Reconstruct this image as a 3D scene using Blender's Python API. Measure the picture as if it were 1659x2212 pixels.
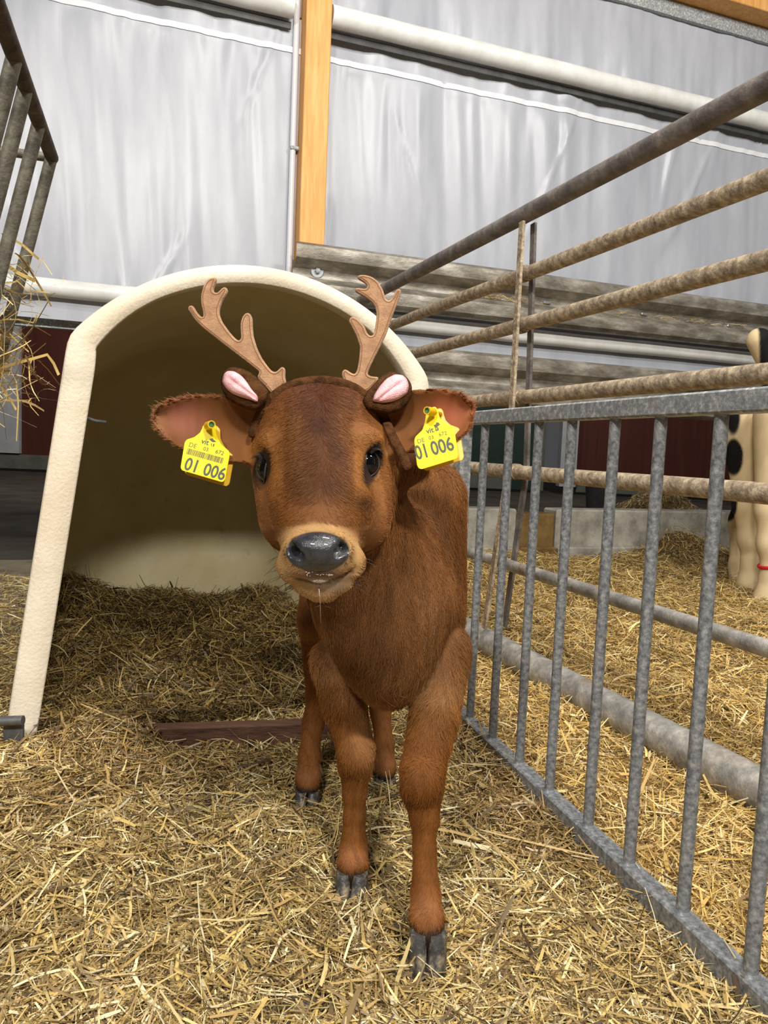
import bpy, math, random
import numpy as np
from mathutils import Vector, Matrix

for o in list(bpy.data.objects): bpy.data.objects.remove(o)
SC = bpy.context.scene
COL = SC.collection
rng = np.random.default_rng(7)
random.seed(7)

# ------------------------------------------------------------------ camera
FPX, CH = 1640.0, 0.72
PITCH, ROLL = math.atan(140 / 1640), math.atan(.042)
Fv = np.array([0, math.cos(PITCH), -math.sin(PITCH)])
U0 = np.array([0, math.sin(PITCH), math.cos(PITCH)])
Rv = math.cos(ROLL) * np.array([1., 0, 0]) + math.sin(ROLL) * U0
Uv = -math.sin(ROLL) * np.array([1., 0, 0]) + math.cos(ROLL) * U0
CP = np.array([0, 0, CH])
cd = bpy.data.cameras.new('camera')
cam = bpy.data.objects.new('camera', cd)
COL.objects.link(cam)
cd.sensor_fit = 'VERTICAL'; cd.sensor_height = 36; cd.lens = FPX / 2212 * 36
cd.clip_start = .02
cam.matrix_world = Matrix(((Rv[0], Uv[0], -Fv[0], 0), (Rv[1], Uv[1], -Fv[1], 0), (Rv[2], Uv[2], -Fv[2], CH), (0, 0, 0, 1)))
SC.camera = cam

# ------------------------------------------------------------------ world, lamps, exposure
wd = bpy.data.worlds.new('world'); SC.world = wd; wd.use_nodes = True
wd.node_tree.nodes['Background'].inputs[0].default_value = (.96, .97, 1.0, 1)
wd.node_tree.nodes['Background'].inputs[1].default_value = .055
SC.view_settings.view_transform = 'Standard'; SC.view_settings.look = 'None'
SC.view_settings.gamma = 1; SC.view_settings.use_curve_mapping = False
SC.view_settings.exposure = 0.20

def lamp(loc, power, size=.35, target=None, col=(1, .97, .92)):
    l = bpy.data.lights.new('area_light', 'AREA'); l.shape = 'RECTANGLE'; l.size = size * 2.2; l.size_y = size
    l.energy = power; l.color = col
    o = bpy.data.objects.new('area_light', l); COL.objects.link(o); o.location = loc
    d = Vector(target) - Vector(loc) if target else Vector((0, 0, -1))
    o.rotation_euler = d.to_track_quat('-Z', 'Y').to_euler()
    return o
# two rows of barn lamps under the roof, tilted into the pens
lamp((-1.3, -3.0, 4.3), 215, target=(-.3, 1.5, .3))
lamp((1.5, -2.8, 4.4), 235, target=(.4, 1.6, .3))
lamp((2.9, 1.0, 4.4), 95, target=(1.8, 3.2, .8))
lamp((.6, 1.4, 4.4), 58, target=(.6, 2.6, .8))
lamp((-3.5, 8.5, 5.0), 160, target=(-6, 14, 1.5))   # added fill to brighten the far building, no lamp known there
lamp((3.5, 9.0, 5.0), 110, target=(4, 14, 1.0))  # second added fill, for the right half of the far building

# ------------------------------------------------------------------ helpers
def P(x, y, Y):
    d = Fv + Rv * (x - 829.5) / FPX + Uv * (1106 - y) / FPX
    return CP + d * (Y / d[1])
def proj(p):
    d = np.asarray(p, float) - CP
    z = d @ Fv
    return np.stack([829.5 + FPX * (d @ Rv) / z, 1106 - FPX * (d @ Uv) / z], -1)
def onplane(x, y, o, n):
    d = Fv + Rv * (x - 829.5) / FPX + Uv * (1106 - y) / FPX
    return CP + d * (((np.asarray(o, float) - CP) @ n) / (d @ n))
def s2l(c):
    c = np.asarray(c, float) / 255.
    return np.where(c <= .04045, c / 12.92, ((c + .055) / 1.055) ** 2.4)
def unit(v):
    v = np.asarray(v, float); return v / (np.linalg.norm(v) + 1e-12)

class MB:
    def __init__(s): s.v = []; s.f = []; s.n = 0
    def add(s, v, f):
        v = np.asarray(v, float); s.v.append(v)
        s.f += [tuple(i + s.n for i in q) for q in f]; s.n += len(v); return s
    def box(s, c, sz, ax=None, bev=0.0):
        ax = np.eye(3) if ax is None else np.array([unit(a) for a in ax])
        h = np.array(sz) / 2.
        b = min(bev, h.min() * .9)
        if b <= 0:
            q = np.array([[i, j, k] for i in (-1, 1) for j in (-1, 1) for k in (-1, 1)]) * h
            return s.add(np.asarray(c) + q @ ax, [(0, 1, 3, 2), (4, 6, 7, 5), (0, 4, 5, 1), (2, 3, 7, 6), (0, 2, 6, 4), (1, 5, 7, 3)])
        # bevelled: 24 vertices, one per face corner
        vs = []; idx = {}
        for i in (-1, 1):
            for j in (-1, 1):
                for k in (-1, 1):
                    sg = np.array([i, j, k])
                    for a in range(3):
                        p = sg * (h - b); p[a] = sg[a] * h[a]
                        idx[(i, j, k, a)] = len(vs); vs.append(p)
        fs = []
        for a in range(3):
            b_, c_ = (a + 1) % 3, (a + 2) % 3
            for sg in (-1, 1):
                loop = []
                for (m, n_) in ((-1, -1), (1, -1), (1, 1), (-1, 1)):
                    t = [0, 0, 0]; t[a] = sg; t[b_] = m; t[c_] = n_; loop.append(idx[(*t, a)])
                fs.append(tuple(loop if sg > 0 else loop[::-1]))
            for m in (-1, 1):
                for n_ in (-1, 1):
                    t0 = [0, 0, 0]; t0[b_] = m; t0[c_] = n_; t1 = list(t0); t0[a] = -1; t1[a] = 1
                    q = [idx[(*t0, b_)], idx[(*t1, b_)], idx[(*t1, c_)], idx[(*t0, c_)]]
                    fs.append(tuple(q if m * n_ > 0 else q[::-1]))
        for i in (-1, 1):
            for j in (-1, 1):
                for k in (-1, 1):
                    q = [idx[(i, j, k, 0)], idx[(i, j, k, 1)], idx[(i, j, k, 2)]]
                    fs.append(tuple(q if i * j * k > 0 else q[::-1]))
        return s.add(np.asarray(c) + np.array(vs) @ ax, fs)
    def tube(s, pts, r, n=12, caps=True, flat=None, up=None):
        pts = np.asarray(pts, float); m = len(pts)
        r = np.full(m, r) if np.isscalar(r) else np.asarray(r, float)
        tg = np.gradient(pts, axis=0)
        tg /= np.linalg.norm(tg, axis=1)[:, None] + 1e-12
        ref = np.array(up if up is not None else ([0, 0, 1.] if abs(tg[0][2]) < .9 else [1., 0, 0]))
        a = unit(ref - tg[0] * (ref @ tg[0])); rings = []
        th = np.linspace(0, 2 * np.pi, n, endpoint=False)
        for i in range(m):
            a = unit(a - tg[i] * (a @ tg[i])); b = np.cross(tg[i], a)
            ka, kb = (1, 1) if flat is None else flat
            rings.append(pts[i] + r[i] * (np.cos(th)[:, None] * a * ka + np.sin(th)[:, None] * b * kb))
        f = []
        for i in range(m - 1):
            for j in range(n):
                f.append((i * n + j, i * n + (j + 1) % n, (i + 1) * n + (j + 1) % n, (i + 1) * n + j))
        if caps:
            f.append(tuple(range(n))[::-1]); f.append(tuple((m - 1) * n + j for j in range(n)))
        return s.add(np.concatenate(rings), f)
    def rings(s, R, close=True, cap0=False, cap1=False):
        n = len(R[0]); f = []
        for i in range(len(R) - 1):
            for j in range(n if close else n - 1):
                f.append((i * n + j, i * n + (j + 1) % n, (i + 1) * n + (j + 1) % n, (i + 1) * n + j))
        if cap0: f.append(tuple(range(n))[::-1])
        if cap1: f.append(tuple((len(R) - 1) * n + j for j in range(n)))
        return s.add(np.concatenate(R), f)
    def ball(s, c, r, ax=None, nu=20, nv=12):
        r = np.full(3, r) if np.isscalar(r) else np.asarray(r)
        ax = np.eye(3) if ax is None else np.array([unit(a) for a in ax])
        R = []
        for i in range(nv + 1):
            t = math.pi * min(max(i / nv, .004), .996)
            u = np.linspace(0, 2 * np.pi, nu, endpoint=False)
            R.append(np.asarray(c) + (np.stack([np.sin(t) * np.cos(u), np.sin(t) * np.sin(u), np.full(nu, -np.cos(t))], 1) * r) @ ax)
        return s.rings(R, cap0=True, cap1=True)

def wloc(o):
    p = np.zeros(3)
    while o is not None: p = p + np.array(o.location); o = o.parent
    return p
def mesh_np(name, v, f, smooth=True):
    me = bpy.data.meshes.new(name)
    if isinstance(f, np.ndarray):
        n, k = f.shape
        me.vertices.add(len(v)); me.vertices.foreach_set('co', np.ascontiguousarray(v, dtype=np.float32).ravel())
        me.loops.add(n * k); me.loops.foreach_set('vertex_index', f.astype(np.int32).ravel())
        me.polygons.add(n); me.polygons.foreach_set('loop_start', np.arange(0, n * k, k, dtype=np.int32))
        me.update(calc_edges=True)
    else:
        me.from_pydata([tuple(p) for p in v], [], f); me.update()
    if smooth: me.polygons.foreach_set('use_smooth', np.ones(len(me.polygons), dtype=bool))
    return me
def sharp(me, deg=35):
    try: me.set_sharp_from_angle(angle=math.radians(deg))
    except Exception: pass
def link(name, me, mats, parent=None, loc=None, **props):
    o = bpy.data.objects.new(name, me); COL.objects.link(o)
    if parent is not None: o.parent = parent
    if loc is not None: o.location = loc
    for m in (mats if isinstance(mats, (list, tuple)) else [mats]): me.materials.append(m)
    for k, v in props.items(): o[k] = v
    return o
def part(name, mb, mat, parent=None, smooth=True, ang=35, **props):
    """one mesh object, origin at its own centre, placed in world coordinates"""
    v, f = (np.concatenate(mb.v), mb.f) if isinstance(mb, MB) else mb
    v = np.asarray(v, float); c = (v.min(0) + v.max(0)) / 2
    me = mesh_np(name, v - c, f, smooth)
    if smooth and ang: sharp(me, ang)
    return link(name, me, mat, parent, c - (wloc(parent) if parent is not None else 0), **props)
def thing(name, loc, label, cat, group=None):
    o = bpy.data.objects.new(name, None); COL.objects.link(o); o.location = loc; o.empty_display_size = .1
    o['label'] = label; o['category'] = cat
    if group: o['group'] = group
    return o
def tag(o, label=None, cat=None, group=None, kind=None):
    if label: o['label'] = label
    if cat: o['category'] = cat
    if group: o['group'] = group
    if kind: o['kind'] = kind
    return o
def addcol(data, col, name='Col', domain='POINT'):
    a = data.attributes.new(name, 'FLOAT_COLOR', domain)
    c = np.ones((len(col), 4), np.float32); c[:, :3] = col
    a.data.foreach_set('color', c.ravel())

# ---- noise
class Noise:
    def __init__(s, seed, n=64):
        s.t = np.random.default_rng(seed).random((n, n)) * 2 - 1; s.n = n
    def __call__(s, x, y):
        x = np.asarray(x, float); y = np.asarray(y, float)
        i = np.floor(x).astype(int); j = np.floor(y).astype(int); u = x - i; w = y - j
        u = u * u * (3 - 2 * u); w = w * w * (3 - 2 * w); n = s.n; t = s.t
        return (t[i % n, j % n] * (1 - u) + t[(i + 1) % n, j % n] * u) * (1 - w) + (t[i % n, (j + 1) % n] * (1 - u) + t[(i + 1) % n, (j + 1) % n] * u) * w
    def fbm(s, x, y, o=4):
        r = 0; a = 1.; 
        for k in range(o): r = r + a * s(x * 2 ** k + 17.3 * k, y * 2 ** k + 5.1 * k); a *= .5
        return r
NZ = Noise(3)
def sst(a, b, x):
    t = np.clip((x - a) / (b - a), 0, 1); return t * t * (3 - 2 * t)

# ---- materials
def mat(name, c1, c2=None, rough=.6, metal=0., spec=.4, scale=20., c3=None, lo=.35, hi=.65, bump=0., bscale=None, stretch=(1, 1, 1), detail=6, attr=None, spots=None, sheen=0., rvar=0., coat=0., trans=0.):
    m = bpy.data.materials.new(name); m.use_nodes = True; nt = m.node_tree; N = nt.nodes; L = nt.links
    b = N['Principled BSDF']
    b.inputs['Roughness'].default_value = rough; b.inputs['Metallic'].default_value = metal
    b.inputs['Specular IOR Level'].default_value = spec
    if sheen: b.inputs['Sheen Weight'].default_value = sheen
    if coat: b.inputs['Coat Weight'].default_value = coat; b.inputs['Coat Roughness'].default_value = .06
    lin = lambda c: (*s2l(c), 1)
    tc = N.new('ShaderNodeTexCoord'); mp = N.new('ShaderNodeMapping'); mp.inputs['Scale'].default_value = stretch
    L.new(tc.outputs['Object'], mp.inputs[0])
    out = None
    if attr:
        a = N.new('ShaderNodeAttribute'); a.attribute_name = attr; out = a.outputs['Color']
    if c2 is not None:
        nz = N.new('ShaderNodeTexNoise'); nz.inputs['Scale'].default_value = scale; nz.inputs['Detail'].default_value = detail
        nz.inputs['Roughness'].default_value = .65
        L.new(mp.outputs[0], nz.inputs['Vector'])
        rp = N.new('ShaderNodeValToRGB'); e = rp.color_ramp.elements
        e[0].position = lo; e[0].color = lin(c1); e[1].position = hi; e[1].color = lin(c2)
        if c3 is not None: x = e.new((lo + hi) / 2); x.color = lin(c3)
        L.new(nz.outputs['Fac'], rp.inputs[0]); out = rp.outputs[0]
        if rvar:
            mr = N.new('ShaderNodeMapRange'); mr.inputs[3].default_value = rough - rvar; mr.inputs[4].default_value = rough + rvar
            L.new(nz.outputs['Fac'], mr.inputs[0]); L.new(mr.outputs[0], b.inputs['Roughness'])
    if spots is not None:  # (colour, scale, threshold, softness, strength)
        sc, ss, th, so, st = spots
        n2 = N.new('ShaderNodeTexNoise'); n2.inputs['Scale'].default_value = ss; n2.inputs['Detail'].default_value = 8; n2.inputs['Roughness'].default_value = .7
        L.new(mp.outputs[0], n2.inputs['Vector'])
        mr = N.new('ShaderNodeMapRange'); mr.inputs[1].default_value = th; mr.inputs[2].default_value = th + so; mr.inputs[4].default_value = st
        L.new(n2.outputs['Fac'], mr.inputs[0])
        mx = N.new('ShaderNodeMix'); mx.data_type = 'RGBA'
        L.new(mr.outputs[0], mx.inputs[0]); mx.inputs[7].default_value = lin(sc)
        if out is not None: L.new(out, mx.inputs[6])
        else: mx.inputs[6].default_value = lin(c1)
        out = mx.outputs[2]
    if out is not None: L.new(out, b.inputs['Base Color'])
    else: b.inputs['Base Color'].default_value = lin(c1)
    if bump:
        n3 = N.new('ShaderNodeTexNoise'); n3.inputs['Scale'].default_value = bscale or scale * 3; n3.inputs['Detail'].default_value = 6
        L.new(mp.outputs[0], n3.inputs['Vector'])
        bp = N.new('ShaderNodeBump'); bp.inputs['Strength'].default_value = bump; bp.inputs['Distance'].default_value = .004
        L.new(n3.outputs['Fac'], bp.inputs['Height']); L.new(bp.outputs[0], b.inputs['Normal'])
    if trans:
        tr = N.new('ShaderNodeBsdfTranslucent'); mxs = N.new('ShaderNodeMixShader'); mxs.inputs[0].default_value = trans
        if out is not None: L.new(out, tr.inputs[0])
        L.new(b.outputs[0], mxs.inputs[1]); L.new(tr.outputs[0], mxs.inputs[2]); L.new(mxs.outputs[0], N['Material Output'].inputs[0])
    return m
M = {}
M['galv'] = mat('galvanised_steel', (132, 135, 137), (208, 209, 206), rough=.5, metal=.15, scale=90, c3=(156, 161, 164), bump=.25, rvar=.1, spots=((150, 138, 118), 9, .56, .18, .55))
M['galvdark'] = mat('weathered_galvanised_steel', (102, 104, 107), (176, 176, 173), rough=.5, metal=.15, scale=110, c3=(138, 141, 144), bump=.25, rvar=.1)
M['crust'] = mat('muck_crusted_pipe', (128, 112, 92), (202, 184, 156), rough=.8, metal=.1, scale=48, c3=(166, 148, 124), bump=.9, bscale=90, spots=((74, 60, 46), 14, .60, .10, .8))
M['crustgrey'] = mat('dusty_grey_pipe', (98, 92, 88), (152, 144, 136), rough=.65, metal=.25, scale=14, c3=(122, 115, 109), bump=.6, bscale=90, spots=((70, 58, 48), 9, .62, .08, .8))
M['pipepale'] = mat('pale_dusty_pipe', (128, 126, 122), (196, 190, 180), rough=.6, metal=.3, scale=18, c3=(160, 157, 150), bump=.6, bscale=90, spots=((140, 112, 84), 6, .55, .14, .7))
M['rail'] = mat('dirty_zinc_sheet', (106, 100, 88), (178, 172, 160), rough=.45, metal=.4, scale=6, c3=(140, 133, 121), bump=.3, bscale=60, stretch=(1, 1, 3), spots=((150, 128, 92), 7, .56, .15, .6))
M['zinc'] = mat('bright_zinc', (200, 206, 208), rough=.3, metal=.8)
M['hutch'] = mat('cream_plastic', (214, 198, 172), (230, 218, 196), rough=.55, spec=.4, scale=6, bump=.35, bscale=140, spots=((190, 170, 132), 24, .66, .08, .6))
M['hutchin'] = mat('shaded_stained_cream_plastic', (190, 174, 130), (208, 196, 158), rough=.6, spec=.3, scale=3, bump=.2, bscale=60, spots=((150, 128, 84), 5, .60, .12, .6))  # base toned browner for the shade inside the hutch; spots are stains
M['curtain'] = mat('grey_white_tarpaulin', (172, 174, 182), (194, 196, 202), rough=.33, spec=.5, scale=3, stretch=(1, 1, .3), bump=.05, bscale=400, trans=.12)
M['seam'] = mat('white_welded_seam', (222, 223, 226), rough=.4)
M['roller'] = mat('white_wrapped_roller', (214, 213, 206), (236, 236, 232), rough=.35, scale=6, stretch=(1, 1, 1))
M['darkgap'] = mat('dark_grey_shade_and_steel', (62, 62, 62), (86, 85, 82), rough=.6, metal=.3, scale=8)  # colours the painted shade strip under the roller and a steel bolt
M['wood'] = mat('spruce_timber', (214, 150, 80), (236, 182, 112), rough=.6, scale=9, c3=(226, 166, 94), stretch=(4, 4, .35), bump=.12, spots=((176, 112, 54), 3.5, .62, .06, .7))
M['oldwood'] = mat('worn_red_brown_board', (74, 48, 38), (116, 82, 64), rough=.75, scale=14, stretch=(.3, 6, 6), bump=.5, bscale=40)
M['concrete'] = mat('stained_concrete', (120, 114, 102), (168, 162, 148), rough=.85, scale=7, c3=(148, 142, 130), bump=.5, bscale=70, spots=((92, 80, 60), 11, .62, .1, .6))
M['floor'] = mat('concrete_floor', (104, 92, 74), (146, 134, 112), rough=.85, scale=5, bump=.4, bscale=60)
M['asphalt'] = mat('dark_yard_asphalt', (58, 52, 46), (86, 78, 68), rough=.9, scale=2, bump=.4, bscale=40)
M['redwall'] = mat('dark_red_boards', (84, 38, 28), (100, 46, 34), rough=.7, scale=2, stretch=(6, 6, .3))
M['whiteframe'] = mat('white_painted_frame', (198, 198, 200), (214, 214, 214), rough=.6, scale=4)
M['greendoor'] = mat('dark_green_sheet_door', (38, 56, 50), (46, 66, 58), rough=.6, scale=4)
M['plinth'] = mat('grey_green_plinth', (104, 106, 96), (124, 124, 112), rough=.85, scale=4)
M['straw'] = mat('straw', (200, 170, 100), rough=.5, spec=.35, attr='Col')
M['thatch'] = mat('matted_straw', (110, 88, 52), (176, 146, 86), rough=.9, scale=55, c3=(66, 50, 30), bump=1., bscale=120, stretch=(1, 2.2, 1))
M['coat'] = mat('brown_coat_skin', (140, 80, 40), rough=.75, spec=.2, attr='Col')
M['hair'] = mat('calf_hair', (140, 80, 40), rough=.5, spec=.2, attr='Col')
M['nose'] = mat('wet_nose_skin', (36, 36, 40), (58, 58, 62), rough=.28, spec=.6, scale=60, bump=.22, bscale=620, coat=.6)
M['eye'] = mat('dark_eye', (7, 7, 12), rough=.04, spec=.5)
M['lid'] = mat('dark_eyelid_skin', (38, 28, 24), (70, 58, 52), rough=.4, spec=.5, scale=200)
M['hoof'] = mat('grey_black_horn', (48, 47, 48), (150, 136, 112), rough=.4, spec=.5, scale=38, c3=(66, 64, 62), bump=.5, bscale=120)
M['saliva'] = mat('milky_saliva', (158, 134, 124), (190, 170, 158), rough=.14, spec=.7, coat=.8, scale=160, bump=.6, bscale=700)
M['felt'] = mat('tan_felt', (150, 112, 82), (180, 140, 106), rough=.85, spec=.15, scale=60, bump=.4, bscale=500, sheen=.3)
M['stitch'] = mat('brown_stitching', (134, 94, 58), rough=.9)
M['plush'] = mat('brown_plush', (56, 34, 18), (96, 62, 34), rough=.9, spec=.1, scale=90, bump=.6, bscale=500)
M['pink'] = mat('pink_plush', (232, 168, 172), (250, 204, 206), rough=.9, spec=.1, scale=60, bump=.5, bscale=600)
M['yellow'] = mat('yellow_tag_plastic', (248, 220, 0), (252, 228, 8), rough=.45, spec=.2, scale=30)
M['yellowdark'] = mat('amber_tag_plastic', (214, 164, 16), (230, 186, 24), rough=.4, spec=.45, scale=30)
M['ink'] = mat('olive_black_print', (62, 62, 30), rough=.5)
M['greenpin'] = mat('green_pin', (54, 98, 58), (78, 124, 76), rough=.4, scale=200)
M['cowcoat'] = mat('black_and_cream_coat', (200, 180, 140), rough=.8, spec=.2, attr='Col')
M['red'] = mat('red_plastic', (206, 36, 40), rough=.4)
M['bracket'] = mat('dark_zinc_bracket', (78, 80, 82), (118, 118, 116), rough=.5, metal=.5, scale=20)
M['conduit'] = mat('white_conduit_plastic', (222, 222, 226), rough=.4)
M['tub'] = mat('dark_grey_tub', (62, 60, 62), (84, 80, 80), rough=.6, scale=6)

# ------------------------------------------------------------------ frames of reference
WY = math.radians(20.0)
WU = np.array([math.cos(WY), math.sin(WY), 0]); WN = np.array([-math.sin(WY), math.cos(WY), 0]); ZU = np.array([0, 0, 1.])
def W(u, d, z):          # wall frame: u along the wall, d away from the camera (measured from the camera axis), z up
    u, d, z = np.broadcast_arrays(np.asarray(u, float), np.asarray(d, float), np.asarray(z, float))
    return np.stack([u, u * 0, z], -1) @ np.array([WU, WN, ZU]) + d[..., None] * WN
D0 = 4.3 * math.cos(WY)   # guard rail plane distance along WN
def wall_at(x, y, d):     # (u, z) of a picture point on the wall plane at distance d
    p = onplane(x, y, WN * d, WN); return float(p @ WU), float(p[2])
GA = math.radians(16.41); GD = np.array([-math.sin(GA), math.cos(GA), 0]); G0 = np.array([.293, 1.641, 0]); GN = np.array([math.cos(GA), math.sin(GA), 0])
FA = math.radians(20.23); FD = np.array([-math.sin(FA), math.cos(FA), 0]); F0 = np.array([.476, 2.368, 0]); FN = np.array([math.cos(FA), math.sin(FA), 0])
HYAW = math.radians(25.93); HROLL = math.radians(1.62)
HL = np.array([math.cos(HYAW), math.sin(HYAW), 0]); HB = np.array([-math.sin(HYAW), math.cos(HYAW), 0]); H0 = np.array([-.322, 1.87, 0])
WB_, WS_, HS_, HA_ = .555, .452, .923, 1.142
def hutch_pt(s, t, v):
    s = np.asarray(s, float); t = np.asarray(t, float); v = np.asarray(v, float)
    ss = s * math.cos(HROLL) + t * math.sin(HROLL); tt = -s * math.sin(HROLL) + t * math.cos(HROLL)
    return H0 + ss[..., None] * HL + v[..., None] * HB + tt[..., None] * ZU

# ================================================================== STRUCTURE
mb = MB()
c = W(1.0, D0 / 2 - 1.5, -.03); mb.box(c, (12, D0 + 3.3 + 1.0, .06), (WU, WN, ZU))
tag(part('floor', mb, M['floor'], smooth=False), 'concrete barn floor under the straw', kind='structure')
mb = MB(); mb.box(W(0, D0 + 1.0 + 12, -.08), (50, 26, .06), (WU, WN, ZU))
tag(part('floor', mb, M['asphalt'], smooth=False), 'dark yard ground beyond the barn wall', kind='structure')

# ---- far building across the yard
FY = 15.0
def far(x, y): return P(x, y, FY)
fb = thing('barn_building', (0, FY, 0), 'dark red building with white frames across the night yard', 'building')
def farbox(name, x0, x1, z0, z1, m, dep=.1, y=FY):
    b = MB(); b.box(((x0 + x1) / 2, y, (z0 + z1) / 2), (x1 - x0, dep, z1 - z0)); return part(name, b, M[m], fb, smooth=False)
farbox('wall_panel', -12, 2.3, .25, 2.8, 'redwall'); farbox('wall_panel', 3.75, 12, .12, 2.8, 'redwall')
farbox('door', 1.6, 2.95, .0, 2.6, 'greendoor', .14); farbox('door_frame', 2.95, 3.1, 0, 2.8, 'plinth', .2)
farbox('frame_post', -7.55, -7.17, .3, 3.0, 'whiteframe', .3); farbox('frame_post', 3.4, 3.72, .1, 3.0, 'whiteframe', .3)
farbox('plinth', -12, 2.3, 0, .28, 'plinth', .2); farbox('plinth', 3.75, 12, 0, .12, 'plinth', .2)
farbox('lintel', -12, 12, 2.8, 3.1, 'whiteframe', .3); farbox('upper_wall', -12, 12, 3.1, 5.0, 'redwall')
# a grey tub and a dark machine standing in the yard
tb = MB(); c0 = np.array([3.1, 11.0, 0]); ring = lambda r, z: c0 + np.stack([r * np.cos(np.linspace(0, 2 * np.pi, 20, endpoint=False)), r * .7 * np.sin(np.linspace(0, 2 * np.pi, 20, endpoint=False)), np.full(20, z)], 1)
tb.rings([ring(.17, -.05), ring(.22, .5), ring(.24, .5), ring(.24, .47), ring(.2, .47), ring(.15, 0)], cap0=True, cap1=True)
tag(part('tub', tb, M['tub']), 'dark grey plastic tub standing in the yard', 'tub')

# ================================================================== WALL: curtains, post, guard rails
DC = D0 + .22              # curtain plane
uP0, zT = wall_at(628, 0, D0 + .1)
rollu, zR = wall_at(1200, 155, DC - .06)   # roller centre height
zS = wall_at(1200, 236, DC)[1]             # seam
zB = wall_at(1100, 738, DC)[1]             # bottom hem
SEAM_H = .03
def curtain(u0, u1, z0, z1, label, rolltop=False, rollbot=False, seam=None, seed=1, group=None):
    t = thing('ventilation_curtain', W((u0 + u1) / 2, DC, z0), label, 'curtain', 'ventilation curtains along the barn wall')
    nx = int((u1 - u0) / .018); nz = int((z1 - z0) / .03)
    U, Z = np.meshgrid(np.linspace(u0, u1, nx), np.linspace(z0, z1, nz), indexing='ij')
    n = Noise(seed); t01 = (Z - z0) / (z1 - z0)
    amp = .35 + .65 * np.abs(t01 - .45) ** 1.2 * 1.8
    D = .026 * amp * n.fbm(U * 3.2 + .25 * Z, Z * .45, 3) + .012 * amp * n.fbm(U * 12 + .8 * Z, Z * .8 + 9, 2)
    r1 = n(U * 1.7 + Z * .8, Z * .35 + 30); D += .016 * np.exp(-(r1 / .035) ** 2) * sst(.0, .4, n(U * .9, Z * .9 + 50) + .1)
    r2 = n(U * 2.6 - Z * .9, Z * .3 + 70); D += .012 * np.exp(-(r2 / .04) ** 2) * sst(.1, .4, n(U * .9 + 4, Z * .8 + 20))
    if seam: D *= 1 - .75 * np.exp(-np.abs(Z - seam) / .05)
    if seam: D += .008 * np.exp(-np.abs(Z - seam) / .10) * n(U * 22, Z * 1.5) * (Z < seam) 
    D += .02 * n(U * 13, Z * .7 + 3) * np.exp(-np.abs(Z - z0) / .12) * (0 if rollbot == 'roller' else 1)
    V = W(U.ravel(), (DC - D).ravel(), Z.ravel())
    i, j = np.meshgrid(np.arange(nx - 1), np.arange(nz - 1), indexing='ij'); b = (i * nz + j).ravel()
    F = np.stack([b, b + nz, b + nz + 1, b + 1], 1)
    part('sheet', (V, F), M['curtain'], t, ang=None)
    if seam:
        us = np.linspace(u0, u1, nx); k = np.clip(np.rint((us - u0) / (u1 - u0) * (nx - 1)).astype(int), 0, nx - 1)
        jj = int((seam - z0) / (z1 - z0) * (nz - 1)); dd = DC - D[k, jj] - .005
        a = W(us, dd, seam - SEAM_H / 2); b2 = W(us, dd, seam + SEAM_H / 2); q = np.concatenate([a, b2]); m = len(us)
        q = np.concatenate([q, q + WN * .006])
        f = [(x, x + 1, x + 1 + m, x + m) for x in range(m - 1)] + [(x + m, x + m + 1, x + 3 * m + 1, x + 3 * m) for x in range(m - 1)] + [(x + 2 * m, x + 2 * m + 1, x + 1, x) for x in range(m - 1)]
        part('seam_strip', (q, f), M['seam'], t)
    return t
UL0, UL1 = -2.6, uP0 + .12
pu0, _ = wall_at(655, 250, D0 + .10); pu1, _ = wall_at(710, 250, D0 + .10)
ztop = 4.6
cl = curtain(UL0, UL1, zB, zR - .02, 'lower white curtain left of the timber post, behind the hutch', seam=zS, seed=11)
cr = curtain(UL1 + .05, 6.2, zB, zR - .02, 'lower white curtain right of the timber post, above the guard rail', seam=zS, seed=23)
cul = curtain(UL0, UL1, zR, ztop, 'upper white curtain at the top edge left of the timber post', seed=31)
cur = curtain(UL1 + .05, 6.2, zR, ztop, 'upper white curtain right of the timber post with a rolled lower edge', seed=47)
for t, u0, u1 in ((cul, UL0, pu0 - .062), (cur, pu1 + .008, 6.2)):
    us = np.linspace(u0, u1, 60); b = MB(); b.tube(W(us, DC - .07 + .003 * NZ(us * 5, us * 0), zR + .002 * NZ(us * 3, us * 0 + 4)), .056, 20); part('roller_tube', b, M['roller'], t)
    b = MB(); b.box(W((u0 + u1) / 2, DC - .03, zR - .075), (u1 - u0, .012, .035), (WU, WN, ZU)); part('under_roller_strip', b, M['darkgap'], t)  # dark strip painting in the shadow gap below the roller
for t, u0, u1 in ((cl, UL0, pu0 - .062), (cr, pu1 + .008, 6.2)):
    us = np.linspace(u0, u1, 80); b = MB()
    b.tube(W(us, DC - .06 + .003 * NZ(us * 5, us * 0 + 9), zB + .035 + .002 * NZ(us * 7, us * 0)), .046, 16); part('roller_tube', b, M['roller'], t)
    b = MB(); b.box(W((u0 + u1) / 2, DC - .02, zB - .04), (u1 - u0, .02, .15), (WU, WN, ZU)); part('under_roller_strip', b, M['curtain'], t, label='loose white hem hanging under the roller')
# lintel strip below the curtain
b = MB(); b.box(W(1.8, DC + .06, zB - .12), (8.8, .05, .06), (WU, WN, ZU)); tag(part('trim_1', b, M['galv'], smooth=False), 'pale metal strip below the curtains', kind='structure')

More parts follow.
